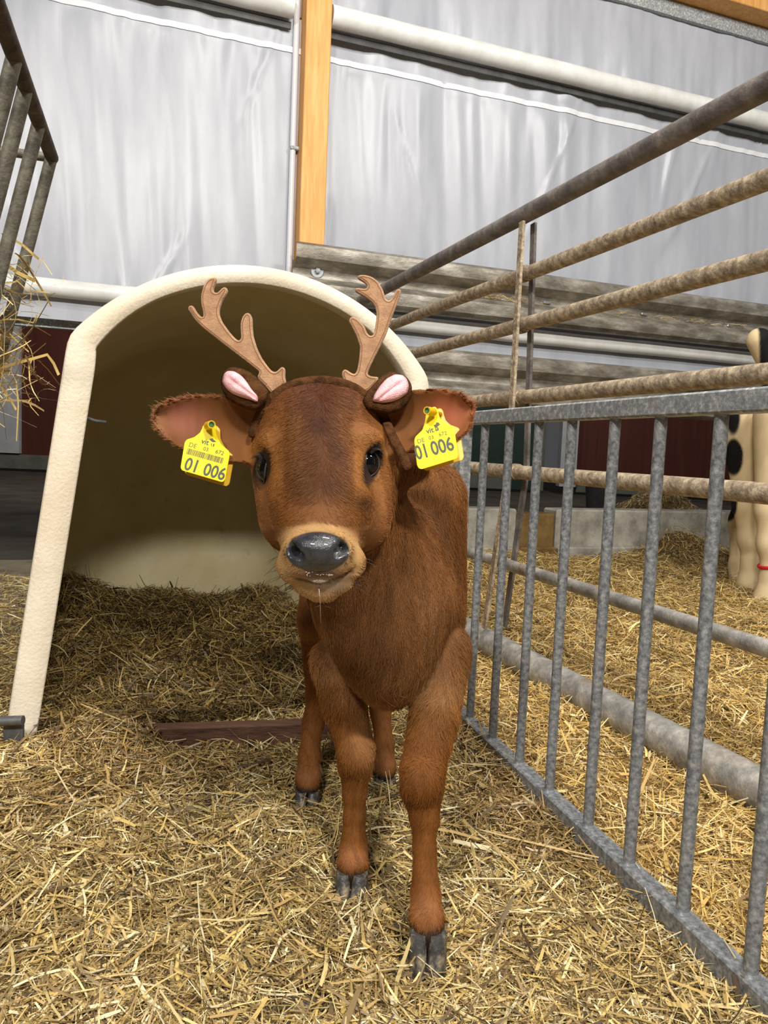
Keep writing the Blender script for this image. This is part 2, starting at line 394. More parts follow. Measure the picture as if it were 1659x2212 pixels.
# timber post
pu0, _ = wall_at(655, 250, D0 + .10); pu1, _ = wall_at(710, 250, D0 + .10)
post = thing('timber_post', W((pu0 + pu1) / 2, D0 + .17, 0), 'pale orange timber post standing between the white curtains', 'post')
b = MB(); b.box(W((pu0 + pu1) / 2, D0 + .175, 2.4), (pu1 - pu0, .15, 4.8), (WU, WN, ZU), bev=.004); part('timber', b, M['wood'], post, smooth=False)
bmz = MB(); cu, cz = wall_at(612, 316, D0 + .19)
cond = thing('cable_conduit', W(pu0 - .035, D0 + .24, 0), 'thin white conduit running up the left side of the timber post', 'conduit')
b = MB(); b.tube(W(np.full(2, pu0 - .03), D0 + .2, np.array([0.0, 4.8])), .017, 12); part('pipe', b, M['conduit'], cond)
b = MB(); b.box(W(pu0 - .02, D0 + .195, cz), (.05, .03, .02), (WU, WN, ZU), bev=.003); part('clip', b, M['galv'], cond)
# beam along the top of the wall
bu, bz = wall_at(1600, 22, D0 + .1)
b = MB(); b.box(W(1.8, D0 + .12, bz + .13), (9, .16, .26), (WU, WN, ZU), bev=.004); tag(part('timber_beam', b, M['wood'], smooth=False), 'orange timber beam at the top right above the curtain', 'beam')
b = MB(); b.box(W(1.8, D0 + .2, bz - .05), (9, .03, .09), (WU, WN, ZU)); tag(part('trim_2', b, M['galv'], smooth=False), 'grey metal strip below the timber beam', kind='structure')

# W-beam guard rails
WP = np.array([(.155, .028), (.150, .052), (.132, .078), (.098, .084), (.064, .078), (.042, .05), (.022, .008), (0, 0), (-.022, .008), (-.042, .05), (-.064, .078), (-.098, .084), (-.132, .078), (-.150, .052), (-.155, .028)])
def guard_rail(u0, u1, zc, label, bolts, slots):
    t = thing('guard_rail', W(u0, D0, zc), label, 'guard rail', 'guard rails along the barn wall')
    prof = np.concatenate([WP, (WP - [0, .004])[::-1]])
    b = MB(); R = []
    for u in np.linspace(u0, u1, 40): R.append(W(np.full(len(prof), u), D0 + .085 - prof[:, 1] - .004 * NZ(u * 1.3, zc), zc + prof[:, 0]))
    b.rings(R, cap0=True, cap1=True); part('beam', b, M['rail'], t, ang=40)
    for (x, y, r) in bolts:
        u, z = wall_at(x, y, D0 + .07)
        b = MB(); n = 20; th = np.linspace(0, 2 * np.pi, n, endpoint=False)
        ring = lambda rr, d: W(u + rr * np.cos(th), d, z + rr * np.sin(th))
        b.rings([ring(r, D0 + .082), ring(r, D0 + .076), ring(r * .9, D0 + .073)], cap1=True); w = part('washer', b, M['zinc'], t)
        b = MB(); n = 6; th = np.linspace(0, 2 * np.pi, n, endpoint=False)
        b.rings([ring(r * .42, D0 + .075), ring(r * .42, D0 + .06), ring(r * .3, D0 + .057)], cap1=True); part('bolt', b, M['galv'], w, smooth=False)
    for (x, y) in slots:
        u, z = wall_at(x, y, D0 + .07)
        b = MB(); b.box(W(u, D0 + .073, z), (.05, .012, .018), (WU, WN, ZU), bev=.006); part('slot_plate', b, M['zinc'], t)  # bright plate standing in for pale curtain seen through an open slot
    return t
gz1 = (wall_at(1100, 575, D0)[1] + wall_at(1100, 697, D0)[1]) / 2
gz2 = (wall_at(1000, 765, D0)[1] + wall_at(1000, 862, D0)[1]) / 2
gu, _ = wall_at(641, 540, D0)
guard_rail(gu, 6.0, gz1, 'upper corrugated guard rail bolted to the timber post', [(686, 585, .038)], [(1183, 653), (1393, 678), (1578, 703), (745, 567)])
guard_rail(gu + .15, 6.0, gz2, 'lower corrugated guard rail beneath the white curtain hem', [], [(1165, 805)])

# ---- concrete curb pieces at the foot of the wall
def curb(u0, u1, h, m, label, dep=.18, name='concrete_curb', cat='curb', d=None):
    b = MB(); d = D0 + .36 if d is None else d
    b.box(W((u0 + u1) / 2, d + dep / 2, h / 2 + .0), (u1 - u0, dep, h), (WU, WN, ZU), bev=.012)
    b.box(W((u0 + u1) / 2, d - .02 + dep / 2, .05), (u1 - u0 - .004, dep + .06, .10), (WU, WN, ZU), bev=.012)
    return tag(part(name, b, m, smooth=False), label, cat)
ca, _ = wall_at(1003, 1180, D0 + .36); cb, _ = wall_at(1122, 1180, D0 + .36); cc, _ = wall_at(1202, 1180, D0 + .36)
curb(ca - .5, cb - .03, .35, M['concrete'], 'short concrete curb piece seen between the gate bars, left of the brown block')
curb(cb - .02, cc - .02, .32, mat('olive_brown_block', (92, 68, 32), (126, 98, 52), rough=.8, scale=8, bump=.4), 'brown wooden block standing between the two concrete curbs', name='wooden_block', cat='block')
curb(cc - .01, 6.2, .35, M['concrete'], 'long pale concrete curb at the back of the next pen')

# ================================================================== PIPE FENCE
HZ = [1.489, 1.297, 1.133, .9006, .6577, .3447, .052]
HRAD = [.028, .0225, .0225, .0225, .0225, .019, .048]
HM = ['crustgrey', 'crust', 'crust', 'crust', 'crust', 'pipepale', 'pipepale']
fence = thing('pipe_fence', F0, 'tall fence of seven dirty steel pipes running back to the wall', 'fence')
S0, S1 = -1.62, 1.86
for z, r, m in zip(HZ, HRAD, HM):
    ss = np.linspace(S0, S1, 40); b = MB()
    pts = F0 + ss[:, None] * FD + np.array([0, 0, z]); pts[:, 2] += .003 * NZ(ss * 1.2, ss * 0 + z * 7)
    b.tube(pts, r, 18); part('rail', b, M[m], fence)
b = MB()
for s_ in (-1.62,): b.tube(F0 + FD * s_ + np.array([[0, 0, 0], [0, 0, 1.54]]), .038, 16)
part('end_post', b, M['galv'], fence)
def on_fence(x, y, off): p = onplane(x, y, F0 + FN * off, FN); return (p - F0) @ FD, p[2]
for off, top, mid, bot in ((-.034, (1128, 480), (1098, 1015), (1046, 1356)), (.034, (1153, 484), (1137, 1020), (1090, 1352))):
    ps = [on_fence(*q, off) for q in (top, mid, bot)]
    b = MB()
    for (sa, za), (sb, zb) in zip(ps[:-1], ps[1:]):
        A = F0 + FN * off + FD * sa + ZU * za; B = F0 + FN * off + FD * sb + ZU * zb
        dz = unit(A - B); b.box((A + B) / 2, (.026, .010, np.linalg.norm(A - B) + .004), (np.cross(FN, dz), FN, dz), bev=.001)
    part('flat_upright', b, M['crust' if off < 0 else 'crustgrey'], fence, smooth=False)
for k in (1, 2, 3, 4):
    s_ = on_fence(1117 if k < 3 else 1105, 590 if k < 3 else 900, 0)[0] - .05
    b = MB(); b.tube([F0 + FD * (s_ - .012) + ZU * HZ[k], F0 + FD * (s_ + .012) + ZU * HZ[k]], HRAD[k] + .004, 18); part('collar', b, M['crust'], fence)

# ================================================================== GATE
gate = thing('barred_gate', G0 - GD * .4, 'low galvanised gate with vertical round bars, standing in the straw on the right', 'gate')
g0, g1 = -1.08, .345
b = MB(); b.box(G0 + GD * (g0 + g1) / 2 + ZU * .801, (.032, g1 - g0, .032), (GN, GD, ZU), bev=.003); part('top_rail', b, M['galv'], gate, smooth=False)
b = MB(); b.box(G0 + GD * (g0 + g1) / 2 + ZU * .040, (.034, g1 - g0, .038), (GN, GD, ZU), bev=.003); part('bottom_rail', b, M['galvdark'], gate, smooth=False)
for s_ in (g1 - .014, g0 + .014):
    b = MB(); b.box(G0 + GD * s_ + ZU * .422, (.030, .030, .727), (GN, GD, ZU), bev=.002); part('end_post', b, M['galv'], gate, smooth=False)
bar_me = None
for i, s_ in enumerate((.205, .070, -.068, -.200, -.343, -.468, -.602, -.737, -.87)):
    if bar_me is None:
        b = MB(); zz = np.linspace(.058, .786, 8); b.tube(np.stack([zz * 0, zz * 0, zz], 1), .0098, 14)
        bar_me = mesh_np('bar', np.concatenate(b.v), b.f); sharp(bar_me, 40)
        o = link('bar', bar_me, M['galvdark'], gate)
    else:
        o = bpy.data.objects.new('bar', bar_me); COL.objects.link(o); o.parent = gate
    o.location = G0 + GD * s_ - wloc(gate)
    w = MB(); w.tube([G0 + GD * s_ + ZU * .0585, G0 + GD * s_ + ZU * .0625], [.0135, .0105], 14); part('weld', w, M['galvdark'], o)

# ================================================================== HUTCH
def profile(n=150):
    R_ = ((HA_ - HS_) ** 2 + WS_ ** 2) / (2 * (HA_ - HS_)); u = np.linspace(-1, 1, 160)
    arc = np.stack([u * WS_, HA_ - R_ + np.sqrt(R_ ** 2 - (u * WS_) ** 2)], 1)
    l = np.stack([np.linspace(-WB_, -WS_, 90, endpoint=False), np.linspace(0, HS_, 90, endpoint=False)], 1)
    r = np.stack([np.linspace(WS_, WB_, 91)[1:], np.linspace(HS_, 0, 91)[1:]], 1)
    p = np.concatenate([l, arc, r]); ln = np.concatenate([[0], np.cumsum(np.linalg.norm(np.diff(p, axis=0), axis=1))])
    t = np.linspace(0, ln[-1], n); q = np.stack([np.interp(t, ln, p[:, 0]), np.interp(t, ln, p[:, 1])], 1)
    for _ in range(1): q[1:-1] = q[1:-1] * .5 + (q[:-2] + q[2:]) * .25
    return q
PR = profile()
tn = np.gradient(PR, axis=0); tn /= np.linalg.norm(tn, axis=1)[:, None]; PN = np.stack([-tn[:, 1], tn[:, 0]], 1)  # outward
wid = 1 - .34 * sst(.85, 1.08, PR[:, 1])      # flange narrower over the arch
def hring(inset, v, sc=1.0, keep=False):
    q = PR - PN * (np.asarray(inset) * wid)[:, None]; q[0, 1] = q[-1, 1] = 0; q = q * sc
    return hutch_pt(q[:, 0], q[:, 1], np.full(len(q), v))
hut = thing('calf_hutch', H0, 'cream plastic calf hutch with an arched opening behind the brown calf', 'calf hutch')
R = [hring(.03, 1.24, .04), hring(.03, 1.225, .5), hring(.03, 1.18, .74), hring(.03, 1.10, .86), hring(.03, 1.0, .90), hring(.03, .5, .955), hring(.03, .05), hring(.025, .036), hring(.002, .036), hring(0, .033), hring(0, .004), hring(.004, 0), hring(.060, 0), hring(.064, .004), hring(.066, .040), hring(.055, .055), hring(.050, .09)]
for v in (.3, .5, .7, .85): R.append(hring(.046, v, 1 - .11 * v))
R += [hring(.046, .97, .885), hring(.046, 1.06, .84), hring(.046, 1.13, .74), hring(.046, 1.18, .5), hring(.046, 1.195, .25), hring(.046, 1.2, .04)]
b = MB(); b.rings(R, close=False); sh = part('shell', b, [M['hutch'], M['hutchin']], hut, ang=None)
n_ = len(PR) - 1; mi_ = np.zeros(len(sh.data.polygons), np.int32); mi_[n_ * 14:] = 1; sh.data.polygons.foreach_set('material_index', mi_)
# hook on the inside of the left flange
hp = P(186, 884, 1.80)
b = MB(); b.box(hp, (.004, .014, .05), (HL, HB, ZU), bev=.001); hk = part('hook', b, M['bracket'], hut)
b = MB(); b.tube([hp + ZU * -.02, hp + ZU * -.026 + HL * .02, hp - ZU * .028 + HL * .045], .004, 10); part('pin', b, M['bracket'], hk)
# threshold board
bl = np.array([-.70, 1.60, .0]); br = np.array([-.02, 1.74, 0]); bd = unit(br - bl); bn = np.cross(ZU, bd)
b = MB(); b.box((bl + br) / 2 + ZU * .034 + bn * .02, (np.linalg.norm(br - bl), .035, .08), (bd, bn, ZU), bev=.004)
tag(part('wooden_board', b, M['oldwood'], smooth=False), 'worn red-brown board lying across the hutch threshold', 'board')
# bracket at the lower left beside the hutch
br_ = thing('hinge_bracket', P(30, 1600, 1.60), 'grey steel hinge bracket at the left edge beside the hutch foot', 'bracket')
b = MB(); b.tube([P(-60, 1560, 1.585), P(50, 1556, 1.585)], .0105, 14); part('bar', b, M['bracket'], br_)
b = MB(); q = P(30, 1604, 1.60); b.box(q, (.042, .012, .09), bev=.002); part('plate', b, M['bracket'], br_)
b = MB(); q = P(30, 1630, 1.592); b.tube([q, q + np.array([0, -.006, 0])], .009, 14); part('bolt', b, M['darkgap'], br_)

# ================================================================== HAY RACK
RA = math.radians(17.0); RD = np.array([-math.sin(RA), math.cos(RA), 0]); RN = np.array([-math.cos(RA), -math.sin(RA), 0])
rk = P(112, 341, 1.30)
rack = thing('hay_rack', (rk[0], rk[1], rk[2] - .45), 'rusty steel hay rack with slanted bars at the top left edge', 'hay rack')
b = MB(); b.tube(np.array([rk - RD * 1.2, rk]), .0105, 14); part('top_rail', b, mat('rusty_dark_steel', (62, 52, 46), (100, 86, 74), rough=.7, metal=.3, scale=30, bump=.4), rack)
def rack_s(x, y):   # distance along the rail of a picture point on the vertical plane through the rail
    n = np.cross(RD, ZU); p = onplane(x, y, rk, n); return (p - rk) @ RD
lean = unit(-ZU + RN * .235)
rm = mat('dull_rack_bar', (84, 80, 70), (138, 132, 116), rough=.65, metal=.3, scale=35, bump=.5)
for s_ in (0.0, rack_s(85, 272), rack_s(57, 198), rack_s(33, 118), rack_s(33, 118) - .16, rack_s(33, 118) - .32):
    A = rk + RD * (s_ - .004); b = MB(); b.tube([A, A + lean * .50], .0095, 12); part('bar', b, rm, rack)
b = MB(); b.tube([rk, rk + RN * .5], .0075, 12); part('cross_bar', b, rm, rack)
b = MB(); b.tube([rk + lean * .5 - RD * .9, rk + lean * .5], .011, 12); part('bottom_rail', b, rm, rack)
b = MB(); q = rk + RN * .5; b.tube([q, np.array([q[0], q[1], 0])], .02, 12); part('support_post', b, M['galv'], rack)

# ================================================================== STRAW
PAL = s2l([(226, 202, 140), (206, 176, 106), (182, 152, 96), (150, 124, 80), (112, 92, 62), (234, 220, 176), (78, 62, 42)])
def blades(c, yaw, pitch, L, Wd, col, bend=.12, seg=3, seed=0):
    r = np.random.default_rng(seed); n = len(c)
    d = np.stack([np.cos(yaw) * np.cos(pitch), np.sin(yaw) * np.cos(pitch), np.sin(pitch)], 1)
    up = np.array([0, 0, 1.]); side = np.cross(d, up); side /= np.linalg.norm(side, axis=1)[:, None] + 1e-9
    nn = np.cross(side, d); roll = r.normal(0, .55, n)
    w = side * np.cos(roll)[:, None] + nn * np.sin(roll)[:, None]; h = np.cross(d, w)
    b1 = r.normal(0, bend, n); b2 = r.normal(0, bend, n)
    kink = np.where(r.random(n) < .12, r.normal(0, .5, n), 0)
    V = np.empty((n, seg + 1, 2, 3), np.float32)
    for k in range(seg + 1):
        t = k / seg - .5
        p = c + d * (L * t)[:, None] + side * (L * (b1 * (t * t - .08) * 2 + kink * max(t, 0)))[:, None] + nn * (L * b2 * (.08 - t * t) * 1.6)[:, None]
        wk = Wd * (1.0 if 0 < k < seg else .7) * .5
        V[:, k, 0] = p - w * wk[:, None]; V[:, k, 1] = p + w * wk[:, None]
    base = np.arange(n)[:, None] * (seg + 1) * 2
    F = np.concatenate([np.stack([base[:, 0] + 2 * k, base[:, 0] + 2 * k + 1, base[:, 0] + 2 * k + 3, base[:, 0] + 2 * k + 2], 1) for k in range(seg)])
    C = np.repeat(col[:, None, :], (seg + 1) * 2, 1).reshape(-1, 3)
    return V.reshape(-1, 3), F, C
def pal(n, w, r):
    w = np.array(w, float); i = r.choice(len(PAL), n, p=w / w.sum())
    return PAL[i] * r.uniform(.75, 1.2, (n, 1))
def straw_bed(name, label, xy, hf, n_long, n_chaff, weights, seed, base=True, lift=.022, lens=(.045, .45), wid=.0020, gridbox=None, inside=None, cat='straw', wfun=None, pit=.20, step=.03):
    r = np.random.default_rng(seed); vs = []; fs = []; cs = []; off = 0; mi = []
    def put(V, F, C, m):
        nonlocal off
        vs.append(V); fs.append(F + off); cs.append(C); mi.append(np.full(len(F), m)); off += len(V)
    if base:
        x0, x1, y0, y1 = gridbox; nx = int((x1 - x0) / step); ny = int((y1 - y0) / step)
        X, Y = np.meshgrid(np.linspace(x0, x1, nx), np.linspace(y0, y1, ny), indexing='ij')
        Z = hf(X, Y) - .004; V = np.stack([X, Y, Z], -1).reshape(-1, 3)
        i, j = np.meshgrid(np.arange(nx - 1), np.arange(ny - 1), indexing='ij'); q = (i * ny + j).ravel()
        F = np.stack([q, q + ny, q + ny + 1, q + 1], 1)
        keep = inside(V[:, 0], V[:, 1])[F].all(1); F = F[keep]
        put(V, F, np.tile(PAL[3], (len(V), 1)), 1)
    for n, (lm, ls), wd, bend, seg, pt in ((n_long, lens, wid, .13, 3, pit), (n_chaff, (.014, .5), .0016, .05, 1, .3)):
        if n == 0: continue
        x, y = xy(n, r); n = len(x); e = .02
        z = hf(x, y); gx = (hf(x + e, y) - hf(x - e, y)) / (2 * e); gy = (hf(x, y + e) - hf(x, y - e)) / (2 * e)
        L = np.clip(r.lognormal(math.log(lm), ls, n), .008, .26); Wd = wd * r.lognormal(0, .5, n)
        yaw = r.uniform(0, 2 * np.pi, n); pitch = np.arctan(gx * np.cos(yaw) + gy * np.sin(yaw)) + r.normal(0, pt, n)
        lf = r.random(n) ** 1.3 * lift
        c = np.stack([x, y, z + lf + .3 * np.abs(np.sin(pitch - np.arctan(gx * np.cos(yaw) + gy * np.sin(yaw)))) * L], 1)
        w = weights if wfun is None else None
        col = pal(n, weights, r)
        if wfun is not None: col = wfun(x, y, col, r)
        put(*blades(c, yaw, pitch, L, Wd, col, bend, seg, seed + 1), 0)
    V = np.concatenate(vs); F = np.concatenate(fs); me = mesh_np(name, V, F, False)
    addcol(me, np.concatenate(cs)); o = link(name, me, [M['straw'], M['thatch']])
    me.polygons.foreach_set('material_index', np.concatenate(mi).astype(np.int32))
    tag(o, label, cat, kind='stuff'); return o
def hutch_sv(x, y):
    dx = x - H0[0]; dy = y - H0[1]; return dx * HL[0] + dy * HL[1], dx * HB[0] + dy * HB[1]
def in_hutch(x, y, m=0.0):
    s, v = hutch_sv(x, y); return (v > -.02 + m) & (v < 1.2) & (np.abs(s) < (.50 - m) * (1 - .1 * np.clip(v, 0, 1)))
def in_hutch_out(x, y):
    s, v = hutch_sv(x, y); return (v > -.0) & (v < 1.3) & (np.abs(s) < .57)
gs = lambda x, y: (x - G0[0]) * GN[0] + (y - G0[1]) * GN[1]     # >0 beyond the gate
fs_ = lambda x, y: (x - F0[0]) * FN[0] + (y - F0[1]) * FN[1]
def wd_(x, y): return x * WN[0] + y * WN[1]
HOOF = ((.085, .985), (-.03, 1.15), (-.122, 1.44), (.024, 1.525))
def h_pen(x, y):
    z = .012 + .008 * NZ.fbm(x * 5, y * 5, 3) + .008 * NZ.fbm(x * 14, y * 14, 2)
    z = z + .02 * np.exp(-(((x + .84) / .25) ** 2 + ((y - 1.30) / .15) ** 2)) + .03 * np.exp(-(((x + .55) / .3) ** 2 + ((y - 1.2) / .25) ** 2))
    z = z + .06 * np.exp(-(((x + .62) / .12) ** 2 + ((y - 1.62) / .09) ** 2))
    z = z - .016 * np.exp(-(((x + .085) / .05) ** 2 + ((y - .90) / .05) ** 2))
    for hx_, hy_ in HOOF: z = z - .016 * np.exp(-(((x - hx_) / .05) ** 2 + ((y - hy_) / .06) ** 2))
    z = z + .02 * np.exp(-((gs(x, y)) / .06) ** 2) * sst(1.6, 1.95, y) * 1.5
    return np.maximum(z, .003)
def pen_in(x, y): return (gs(x, y) < .02) & ~in_hutch_out(x, y) & (y < 2.2) & (x > -1.7)
def xy_pen(n, r):
    xs = []; ys = []; tot = 0
    while tot < n:
        m = n * 2; y = .72 + 1.45 * r.random(m) ** 1.25; x = r.uniform(-.74, .60, m) * (y + .25) * 1.12
        k = pen_in(x, y) & (r.random(m) < np.where(((x + .085) / .055) ** 2 + ((y - .895) / .055) ** 2 < 1, .12, 1))
        x, y = x[k], y[k]; xs.append(x); ys.append(y); tot += len(x)
    return np.concatenate(xs)[:n], np.concatenate(ys)[:n]
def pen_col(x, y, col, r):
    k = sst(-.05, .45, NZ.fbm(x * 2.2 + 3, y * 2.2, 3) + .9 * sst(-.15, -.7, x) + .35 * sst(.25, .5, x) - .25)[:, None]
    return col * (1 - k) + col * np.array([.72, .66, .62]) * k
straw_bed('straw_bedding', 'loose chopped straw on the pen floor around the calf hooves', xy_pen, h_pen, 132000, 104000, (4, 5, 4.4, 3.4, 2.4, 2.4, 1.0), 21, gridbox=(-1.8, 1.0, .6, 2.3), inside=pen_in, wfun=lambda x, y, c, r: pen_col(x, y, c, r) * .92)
# inside the hutch, straw colour multiplied darker and browner
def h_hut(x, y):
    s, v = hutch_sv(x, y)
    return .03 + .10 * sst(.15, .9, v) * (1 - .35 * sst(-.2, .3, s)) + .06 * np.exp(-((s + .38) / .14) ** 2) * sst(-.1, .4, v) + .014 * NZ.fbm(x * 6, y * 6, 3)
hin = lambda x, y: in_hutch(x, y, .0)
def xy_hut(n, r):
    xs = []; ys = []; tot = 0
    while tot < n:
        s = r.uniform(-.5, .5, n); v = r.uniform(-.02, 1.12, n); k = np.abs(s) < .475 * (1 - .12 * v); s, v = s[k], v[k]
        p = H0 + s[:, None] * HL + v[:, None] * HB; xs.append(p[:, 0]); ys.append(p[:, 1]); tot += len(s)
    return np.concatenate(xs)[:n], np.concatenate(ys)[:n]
straw_bed('straw_bedding', 'heap of darker straw inside the cream hutch', xy_hut, h_hut, 34000, 12000, (2, 3, 4, 4, 3, 1, 2), 33, gridbox=(-1.5, .3, 1.5, 3.2), inside=hin, wfun=lambda x, y, c, r: c * np.array([.42, .39, .31]), lift=.035, pit=.3)
# next pen
def h_next(x, y):
    z = .014 + .012 * NZ.fbm(x * 3.2 + 9, y * 3.2, 3) + .02 * sst(.3, .8, fs_(x, y))
    u = x * WU[0] + y * WU[1]; d = D0 + .34 - wd_(x, y)
    z = z + .20 * np.exp(-((u - wall_at(1480, 1230, D0 + .2)[0]) / .32) ** 2 - (d / .3) ** 2) + .07 * np.exp(-((u - 1.9) / .5) ** 2 - (d / .3) ** 2)
    return np.maximum(z, .004)
def next_in(x, y): return (gs(x, y) > .0) & (wd_(x, y) < D0 + .29) & ~in_hutch_out(x, y) & (x < .9 * y) & (fs_(x, y) > -1.0)
def xy_next(n, r):
    xs = []; ys = []; tot = 0
    while tot < n:
        y = .8 + 4.6 * r.random(n * 3) ** 1.5; x = r.uniform(-.02, .60, n * 3) * (y + .2); k = next_in(x, y)
        xs.append(x[k]); ys.append(y[k]); tot += k.sum()
    return np.concatenate(xs)[:n], np.concatenate(ys)[:n]
straw_bed('straw_bedding', 'bright golden straw covering the next pen beyond the gate', xy_next, h_next, 90000, 30000, (6, 6, 4, 2, 1, 3, .6), 45, gridbox=(-.3, 3.6, .7, 5.6), inside=next_in, lift=.024, pit=.26, wfun=lambda x, y, c, r: c * np.array([1.0, .93, .80]), step=.04)
# left of the hutch
def h_left(x, y): return .012 + .008 * NZ.fbm(x * 4, y * 4 + 50, 3) + .02 * sst(2.6, 1.8, y)
def left_in(x, y): return ~((hutch_sv(x, y)[1] > -.02) & (hutch_sv(x, y)[1] < 1.25) & (np.abs(hutch_sv(x, y)[0]) < .555 * (1 - .10 * np.clip(hutch_sv(x, y)[1], 0, 1)))) & (hutch_sv(x, y)[0] < 0) & (wd_(x, y) < D0 + .3) & (x > -3.0) & (y > 1.45) & (x < -.5)
def xy_left(n, r):
    xs = []; ys = []; tot = 0
    while tot < n:
        y = 1.45 + 2.2 * r.random(n * 3) ** 1.6; x = -r.uniform(.30, .85, n * 3) * (y + .15); k = left_in(x, y)
        xs.append(x[k]); ys.append(y[k]); tot += k.sum()
    return np.concatenate(xs)[:n], np.concatenate(ys)[:n]
straw_bed('straw_bedding', 'thin scattered straw on the floor left of the hutch', xy_left, h_left, 22000, 13000, (4, 5, 4, 3, 2, 2, 1), 57, base=False)
# heap of straw behind the curb
hu, hz_ = wall_at(1440, 1085, D0 + .9)
hc = W(hu, D0 + 1.0, 0)
def h_heap(x, y): return np.maximum(.42 * np.exp(-((x - hc[0]) / .55) ** 2 - ((y - hc[1]) / .35) ** 2) + .02 * NZ.fbm(x * 6, y * 6), .0)
def xy_heap(n, r):
    x = hc[0] + r.normal(0, .42, n * 2); y = hc[1] + r.normal(0, .25, n * 2); k = wd_(x, y) > D0 + .62; return x[k][:n], y[k][:n]
straw_bed('straw_heap', 'heap of straw lying behind the long concrete curb', xy_heap, h_heap, 5000, 0, (3, 5, 4, 3, 2, 2, 1), 63, gridbox=(hc[0] - 1.2, hc[0] + 1.2, hc[1] - .8, hc[1] + .8), inside=lambda x, y: (h_heap(x, y) > .03) & (wd_(x, y) > D0 + .57), lift=.05, pit=.3)
# wisps of straw caught in the valley of the guard rail
r_ = np.random.default_rng(8); n = 260
uu = np.concatenate([wall_at(1080, 660, D0)[0] + r_.normal(0, .13, 150), wall_at(1480, 690, D0)[0] + r_.normal(0, .35, 110)])
cw = W(uu, D0 + .062 - np.abs(r_.normal(0, .012, n)), gz1 - .020 + np.abs(r_.normal(0, .010, n)))
Vw, Fw, Cw_ = blades(cw, WY + r_.normal(0, .5, n), r_.normal(0, .2, n), r_.lognormal(math.log(.05), .4, n), np.full(n, .003), pal(n, (3, 5, 4, 2, 1, 2, 0), r_), .2, 3, 4)
me = mesh_np('straw_wisps', Vw, Fw, False); addcol(me, Cw_); tag(link('straw_wisps', me, M['straw']), 'wisps of straw caught along the upper guard rail', 'straw', kind='stuff')
# hay in the rack
r_ = np.random.default_rng(5); n = 420
cN = np.stack([P(0, 690, 1.22)[0] - .02 + r_.normal(0, .032, n), 1.20 + r_.normal(0, .06, n), P(0, 690, 1.22)[2] + r_.uniform(-.13, .11, n)], 1)
Vh, Fh, Ch = blades(cN, r_.uniform(0, 6.28, n), r_.normal(-.3, .8, n), r_.lognormal(math.log(.07), .45, n), r_.lognormal(math.log(.0018), .4, n), pal(n, (4, 5, 4, 3, 1, 4, .3), r_), .5, 5, 9)
Vh = [Vh]; Fh = [Fh]; Ch = [Ch]; off = len(Vh[0])
for pts, w in (([(0, 795), (30, 786), (70, 775), (102, 766), (116, 785), (127, 810)], .0022), ([(10, 570), (40, 590), (76, 607)], .0028), ([(20, 512), (50, 530), (84, 560)], .0018), ([(5, 690), (40, 690), (72, 697), (80, 680)], .001), ([(0, 830), (20, 860), (35, 885)], .0016), ([(20, 720), (45, 745), (62, 760)], .001), ([(35, 605), (60, 628), (108, 632)], .0008)):
    q = np.array([P(x, y, 1.22 - .01 * i) for i, (x, y) in enumerate(pts)]); t = np.gradient(q, axis=0); sd = np.cross(t, [0, -1., 0]); sd /= np.linalg.norm(sd, axis=1)[:, None]
    v = np.stack([q - sd * w, q + sd * w], 1).reshape(-1, 3); k = np.arange(len(q) - 1) * 2
    Vh.append(v); Fh.append(np.stack([k, k + 1, k + 3, k + 2], 1) + off); Ch.append(np.tile(PAL[1], (len(v), 1))); off += len(v)
me = mesh_np('hay', np.concatenate(Vh), np.concatenate(Fh), False); addcol(me, np.concatenate(Ch))
tag(link('hay', me, M['straw']), 'dry hay sticking out through the bars of the hay rack', 'hay', kind='stuff')
